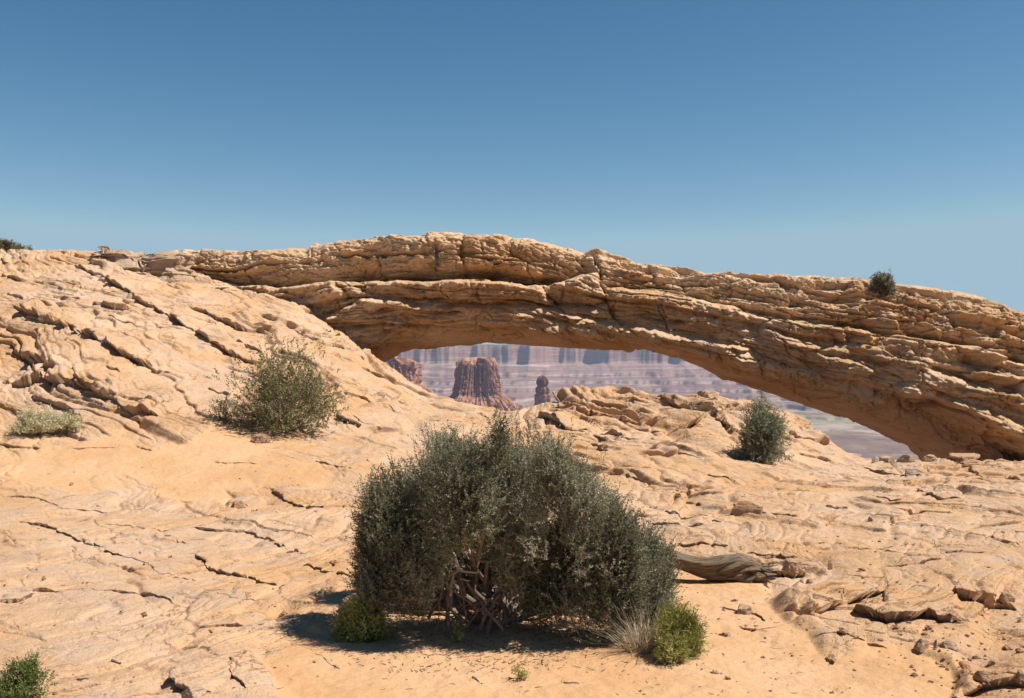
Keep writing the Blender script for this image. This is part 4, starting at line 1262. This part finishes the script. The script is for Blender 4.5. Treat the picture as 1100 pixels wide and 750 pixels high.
stick("dead_branch", "grey dead branch lying on rock right of the airy olive shrub", [(362, 449), (374, 455), (387, 460)], .045, M_BARK)
G3 = "short sticks lying on the lower left slab"
stick("stick", "short dark stick nearest the bottom left sprout", [(58, 747), (70, 741)], .006, M_BARK, G3, 2)
stick("stick", "straight thin stick lying level right of the bottom left sprout", [(84, 731), (96, 731)], .006, M_BARK, G3, 3)
stick("stick", "dark stick on the slab furthest up from the bottom left sprout", [(120, 711), (130, 714)], .008, M_BARK, G3, 4)
stick("stick", "crooked thin stick on the sand below the juniper's shade", [(507, 728), (518, 735)], .004, M_BARK, G3.replace("lower left slab", "sand below the juniper"), 5)
stick("stick", "short level stick on the sand right of the tiny open sand sprig", [(605, 734), (622, 735)], .004, M_BARK, G3.replace("lower left slab", "sand below the juniper"), 6)

# leaf litter under the juniper
rs = np.random.RandomState(77)
lines = []
for _ in range(420):
    u = rs.normal(530, 75); v = rs.uniform(668, 724)
    g = np.array(hit(u, v))
    a = rs.uniform(0, 3.14); L = rs.uniform(.01, .05)
    dv = np.array([math.cos(a), math.sin(a), rs.normal(0, .1)]) * L
    lines.append((np.array([g + [0, 0, .004], g + dv + [0, 0, .006]]), np.array([.0022, .0012])))
lit = mesh_obj("twig_litter", *tubes(lines, 4), M_BARK)
tag(lit, "brown twig litter on the sand under the big juniper", "litter", kind="stuff")

lines = []
for _ in range(260):
    if rs.rand() < .5:
        u, v = rs.uniform(250, 900), rs.uniform(640, 748)
    else:
        u, v = rs.uniform(0, 1100), rs.uniform(500, 748)
    g = np.array(hit(u, v)); L = rs.uniform(.012, .06) * g[1] / 7
    a = rs.uniform(0, 3.14); dv = np.array([math.cos(a), math.sin(a), rs.normal(0, .08)]) * L
    rr_ = .0016 * g[1] / 6
    lines.append((np.array([g + [0, 0, .003], g + dv * .5 + [0, 0, .004] + rs.normal(size=3) * .004, g + dv + [0, 0, .005]]), np.array([rr_, rr_ * 1.2, rr_ * .6])))
tag(mesh_obj("plant_debris", *tubes(lines, 4), M_BARK), "bits of dead twig strewn over the sand and slabs", "debris", kind="stuff")

# ------------------------------------------------------------------ canyon beyond the arch
def canyon():
    yy = np.concatenate([[-9000, -4000, -1500, -400, 100, 400, 800, 1300, 1800, 2200], np.linspace(2500, 4600, 90), np.linspace(4612, 7100, 330), [7300, 7700, 8300, 9000]])
    tt_ = np.concatenate([np.linspace(-3.2, -.25, 24)[:-1], np.linspace(-.25, .55, 620), np.linspace(.55, 3.2, 24)[1:]])
    Tm, Ym = np.meshgrid(tt_, yy)
    Xm = Tm * np.maximum(Ym, 2800)
    x32 = Xm.astype(np.float32); y32 = Ym.astype(np.float32)
    n1 = fbm(x32 / 1500, y32 * 0 + 3.3, y32 * 0, 3)
    n2 = fbm(x32 / 520, y32 / 2600, y32 * 0 + 5, 3)
    n3 = fbm(x32 / 120, y32 / 700, y32 * 0 + 9, 4)
    n4 = fbm(x32 / 38, y32 / 160, y32 * 0 + 2, 3)
    rim = 6450 + 420 * n1 + 380 * np.abs(n2) - 150 + np.clip(.10 - Tm, -.5, .5) * 300
    dd = rim - Ym
    n5 = fbm(x32 / 210, y32 / 1500, y32 * 0 + 31, 3)
    gate = sstep(-.25, .45, fbm(x32 / 700, y32 * 0 + 61, y32 * 0, 2))
    n6 = np.abs(fbm(x32 / 430, y32 / 2500, y32 * 0 + 47, 3))
    dd = dd + 150 * n6 * gate + 25 * n5
    dw = dd + (4 + 12 * gate) * n3 + 24 * n4 + 40 * np.abs(fbm(x32 / 260, y32 / 3000, y32 * 0 + 83, 4)) 
    z1 = np.interp(dw, [-3000, 0, 6, 42, 60, 300], [36, 30, 20, -88, -98, -158])
    dl = dd + 80 * n3 + 34 * n4 + 120 * n2
    z2 = np.interp(dl, [0, 300, 306, 480, 486, 640, 648, 860, 872, 1050, 1070, 1350, 1380, 1700, 3000], [0, 0, -14, -36, -54, -78, -98, -112, -132, -142, -168, -180, -196, -205, -212])
    z = z1 + z2 + 7 * n5 * sstep(60, -20, dw)
    # low benches and a lower cut towards us
    z += 14 * fbm(x32 / 400, y32 / 300, y32 * 0 + 20, 4) * sstep(900, 1500, dd)
    cut = Ym - (3330 + 160 * n2 + 60 * n3)
    low_ = sstep(30, -40, cut)
    z = np.where(Ym < 4200, z - 8 * low_, z)
    ridge = np.exp(-((Ym - (2980 + 120 * n2 + 40 * n3)) / 70.0) ** 2) * sstep(.22, .30, Tm)
    z = z + ridge * (34 + 14 * n3)
    z = np.where(Ym < 2450, np.minimum(z, -372), z)
    b = NT("canyon_rock")
    p = b.pos()
    sx = b.node("ShaderNodeSeparateXYZ"); b.set(sx.inputs[0], p)
    zz = b.math('ADD', sx.outputs[2], b.math('MULTIPLY', b.math('SUBTRACT', b.noise(p, .004, 4), .5), 40.0))
    cr = b.node("ShaderNodeValToRGB")
    b.set(cr.inputs[0], b.math('MULTIPLY', b.math('ADD', zz, 420.0), 1 / 460.0))
    el = cr.color_ramp.elements
    stops = [(0, (.16, .075, .055)), (.10, (.20, .10, .075)), (.135, (.34, .29, .15)), (.20, (.36, .30, .155)), (.235, (.27, .13, .095)), (.28, (.42, .33, .25)), (.33, (.25, .115, .09)), (.38, (.38, .25, .19)), (.43, (.24, .11, .085)), (.47, (.40, .29, .22)), (.52, (.23, .11, .085)),
             (.57, (.36, .22, .17)), (.63, (.26, .15, .115)), (.68, (.38, .24, .185)), (.74, (.42, .25, .19)), (.80, (.36, .18, .13)), (.93, (.40, .21, .15)), (.97, (.20, .20, .11)), (1, (.18, .19, .10))]
    el[0].position, el[0].color = stops[0][0], stops[0][1] + (1,)
    el[1].position, el[1].color = stops[-1][0], stops[-1][1] + (1,)
    for ps, c in stops[1:-1]:
        e_ = el.new(ps); e_.color = (c[0] * .66, c[1] * .66, c[2] * .74, 1)
    st = b.noise(b.vmul(p, (.0014, .0014, .055)), 1.0, 6, .75)
    c = b.mix(b.math('MULTIPLY', b.ramp(st, .50, .54), .8), cr.outputs[0], (.15, .08, .06))
    st2 = b.noise(b.vmul(p, (.0020, .0020, .085)), 1.0, 5, .7)
    c = b.mix(b.math('MULTIPLY', b.ramp(st2, .54, .58), .65), c, (.40, .30, .24))
    sp_ = b.noise(p, .02, 6, .75)
    c = b.mix(b.math('MULTIPLY', b.ramp(sp_, .54, .66), .45), c, (.16, .15, .085))
    sk = b.noise(b.vmul(p, (.02, .004, .001)), 1.0, 4, .6)
    c = b.mix(b.math('MULTIPLY', b.ramp(sk, .5, .6), .18), c, (.34, .22, .17))
    sk2 = b.noise(b.vmul(p, (.035, .003, .003)), 1.0, 5, .7)
    c = b.mix(b.math('MULTIPLY', b.ramp(sk2, .52, .62), .22), c, (.17, .10, .075))
    mat = b.out(c, .95, None, .1)
    o = mesh_obj("canyon_terrain", np.stack([Xm, Ym, z], -1).reshape(-1, 3), grid_faces(len(yy), len(tt_)), mat, smooth=True)
    tag(o, "far canyon floor and stepped mesa wall fading into blue haze", "canyon", kind="structure")


canyon()


def butte_material(name):
    b = NT(name)
    p = b.pos()
    n = b.noise(b.vmul(p, (.05, .05, .008)), 1.0, 6, .65)
    n2 = b.noise(b.vmul(p, (.004, .004, .12)), 1.0, 4, .6)
    c = b.mix(b.ramp(n, .42, .58), (.165, .075, .05), (.38, .195, .125))
    c = b.mix(b.math('MULTIPLY', b.ramp(n2, .5, .66), .5), c, (.20, .10, .075))
    return b.out(c, .95, None, .1)


M_BUTTE = butte_material("butte_rock")


def butte(name, label, u, d, top_v, prof, seed, flute=.18, base_z_=-372, yr=.8, shift=None, nz=230, na=520):
    """prof: (v, half width px) from the top down."""
    pr = np.array(prof, float)
    zz = (V0 - pr[:, 0]) / F * d
    rr = pr[:, 1] / F * d
    zz = np.r_[zz, base_z_]; rr = np.r_[rr, rr[-1] + (zz[-2] - base_z_) * 1.5]
    L = np.linspace(0, 1, nz) ** 1.5
    Zl = zz[0] + (zz[-1] - zz[0]) * L
    Rl = np.interp(-Zl, -zz, rr)
    an = np.arange(na) / na * 2 * math.pi
    A, Zg = np.meshgrid(an, Zl)
    Rg = np.repeat(Rl[:, None], na, 1)
    ca, sa = np.cos(A), np.sin(A)
    r0 = rr[:3].mean()
    cliff = sstep(zz[-2] - 5, zz[-3], Zg) if len(zz) > 3 else 1
    k = r0 / F * 0 + 1
    rid = lambda f, o: 1 - 2.2 * np.abs(perlin(ca * f + seed + o, sa * f + o, Zg / (r0 * 5) + o))
    fl = fbm(ca * 2.6 + seed, sa * 2.6, Zg / 300, 3) * flute * (.45 + .55 * cliff)
    fl += (.13 * rid(4.3, 3) * (.4 + HTAB[3]) + .05 * rid(13, 8) + .03 * perlin(ca * 40, sa * 40 + seed, Zg / (r0 * .5))) * (.12 + .88 * cliff)
    fl -= .20 * np.exp(-(perlin(ca * 5.0 + seed, sa * 5.0, Zg / 400) / .07) ** 2) * cliff
    lay = .075 * strata(Zg + 10 * fl, A * 30, r0 * .22, 6, seed % 40, 1, .2) + .045 * strata(Zg + 5 * fl, A * 30, r0 * .08, 3, seed % 40 + 1, 1, .2)
    Rg = Rg + r0 * (fl * (.55 + .6 * cliff) + lay * cliff) * sstep(0, .02, L)[:, None] + r0 * (fl * .5) * (1 - sstep(0, .02, L)[:, None]) * .8
    talus = 1 - cliff
    Rg = Rg * (1 + talus * (.10 * fbm(ca * 6, sa * 6, Zg / 40 + seed, 4) + .05 * strata(Zg + 8 * fl, A * 20, 14, 6, 5, 1, .2)))
    Zg = Zg + (perlin(ca * 2.1 + seed, sa * 2.1, 0 * A) * r0 * .20 + np.round(2.4 * perlin(ca * 5 + seed, sa * 5, 0 * A)) * r0 * .13) * (1 - sstep(.0, .25, L)[:, None])
    Xc = (u - U0) / F * d
    V = np.stack([ca * Rg, sa * Rg * yr, Zg], -1)
    capn = 10
    caps = []
    for i in range(capn):
        s = (i) / capn
        caps.append(np.stack([ca[0] * Rg[0] * s, sa[0] * Rg[0] * yr * s, Zg[0] + (1 - s) * 2.5 + .012 * r0 * perlin(ca[0] * 6 * s, sa[0] * 6 * s, 0 * ca[0] + seed)], -1))
    V = np.concatenate([np.array(caps), V], 0)
    o = mesh_obj(name, V.reshape(-1, 3), grid_faces(len(V), na, True), M_BUTTE)
    o.location = (Xc, d, 0)
    return tag(o, label, name.replace("_", " "))


butte("butte", "flat-topped reddish butte with fluted cliffs seen through the arch opening", 513, 2450, 390,
      [(390, 19.5), (392, 21), (402, 22.5), (414, 24.5), (424, 27), (428, 33), (440, 46), (455, 66)], 3, flute=.34)
butte("rock_spire", "slim dark red rock spire right of the flat-topped butte", 583, 2450, 405,
      [(405, 3.4), (407, 5.4), (410, 6.4), (412.5, 6.2), (413.5, 4.9), (415, 5.2), (417, 7.2), (421, 7.4), (422.5, 6.2), (425, 8.2), (430, 8.4), (432, 7.8), (437, 9.5), (440, 12), (455, 34)], 14, flute=.22)
butte("mesa", "orange mesa end left of the butte, half hidden by the slope below the arch", 385, 2300, 394,
      [(394, 58), (396, 60), (405, 60.5), (415, 63), (419, 68), (430, 86), (450, 115)], 29, flute=.05)

# ------------------------------------------------------------------ air
hz = NT("haze_air")
hz.n.remove(hz.bsdf)
pvn = hz.node("ShaderNodeVolumePrincipled")
pvn.inputs["Color"].default_value = (.62, .77, 1.0, 1)
pvn.inputs["Density"].default_value = 0.5e-4
pvn.inputs["Anisotropy"].default_value = 0.0
hz.t.links.new(pvn.outputs[0], hz.n["Material Output"].inputs["Volume"])
b0 = np.array([-30000, -10000, -640]); b1 = np.array([30000, 10000, 95])
cv = np.array([[(b0, b1)[i][0], (b0, b1)[j][1], (b0, b1)[k][2]] for i in (0, 1) for j in (0, 1) for k in (0, 1)], float)
cf = np.array([[0, 1, 3, 2], [4, 6, 7, 5], [0, 4, 5, 1], [2, 3, 7, 6], [0, 2, 6, 4], [1, 5, 7, 3]])
haze = mesh_obj("haze", cv, cf, hz.m, smooth=False)
tag(haze, "thin blue haze over the canyon", "haze", kind="stuff")
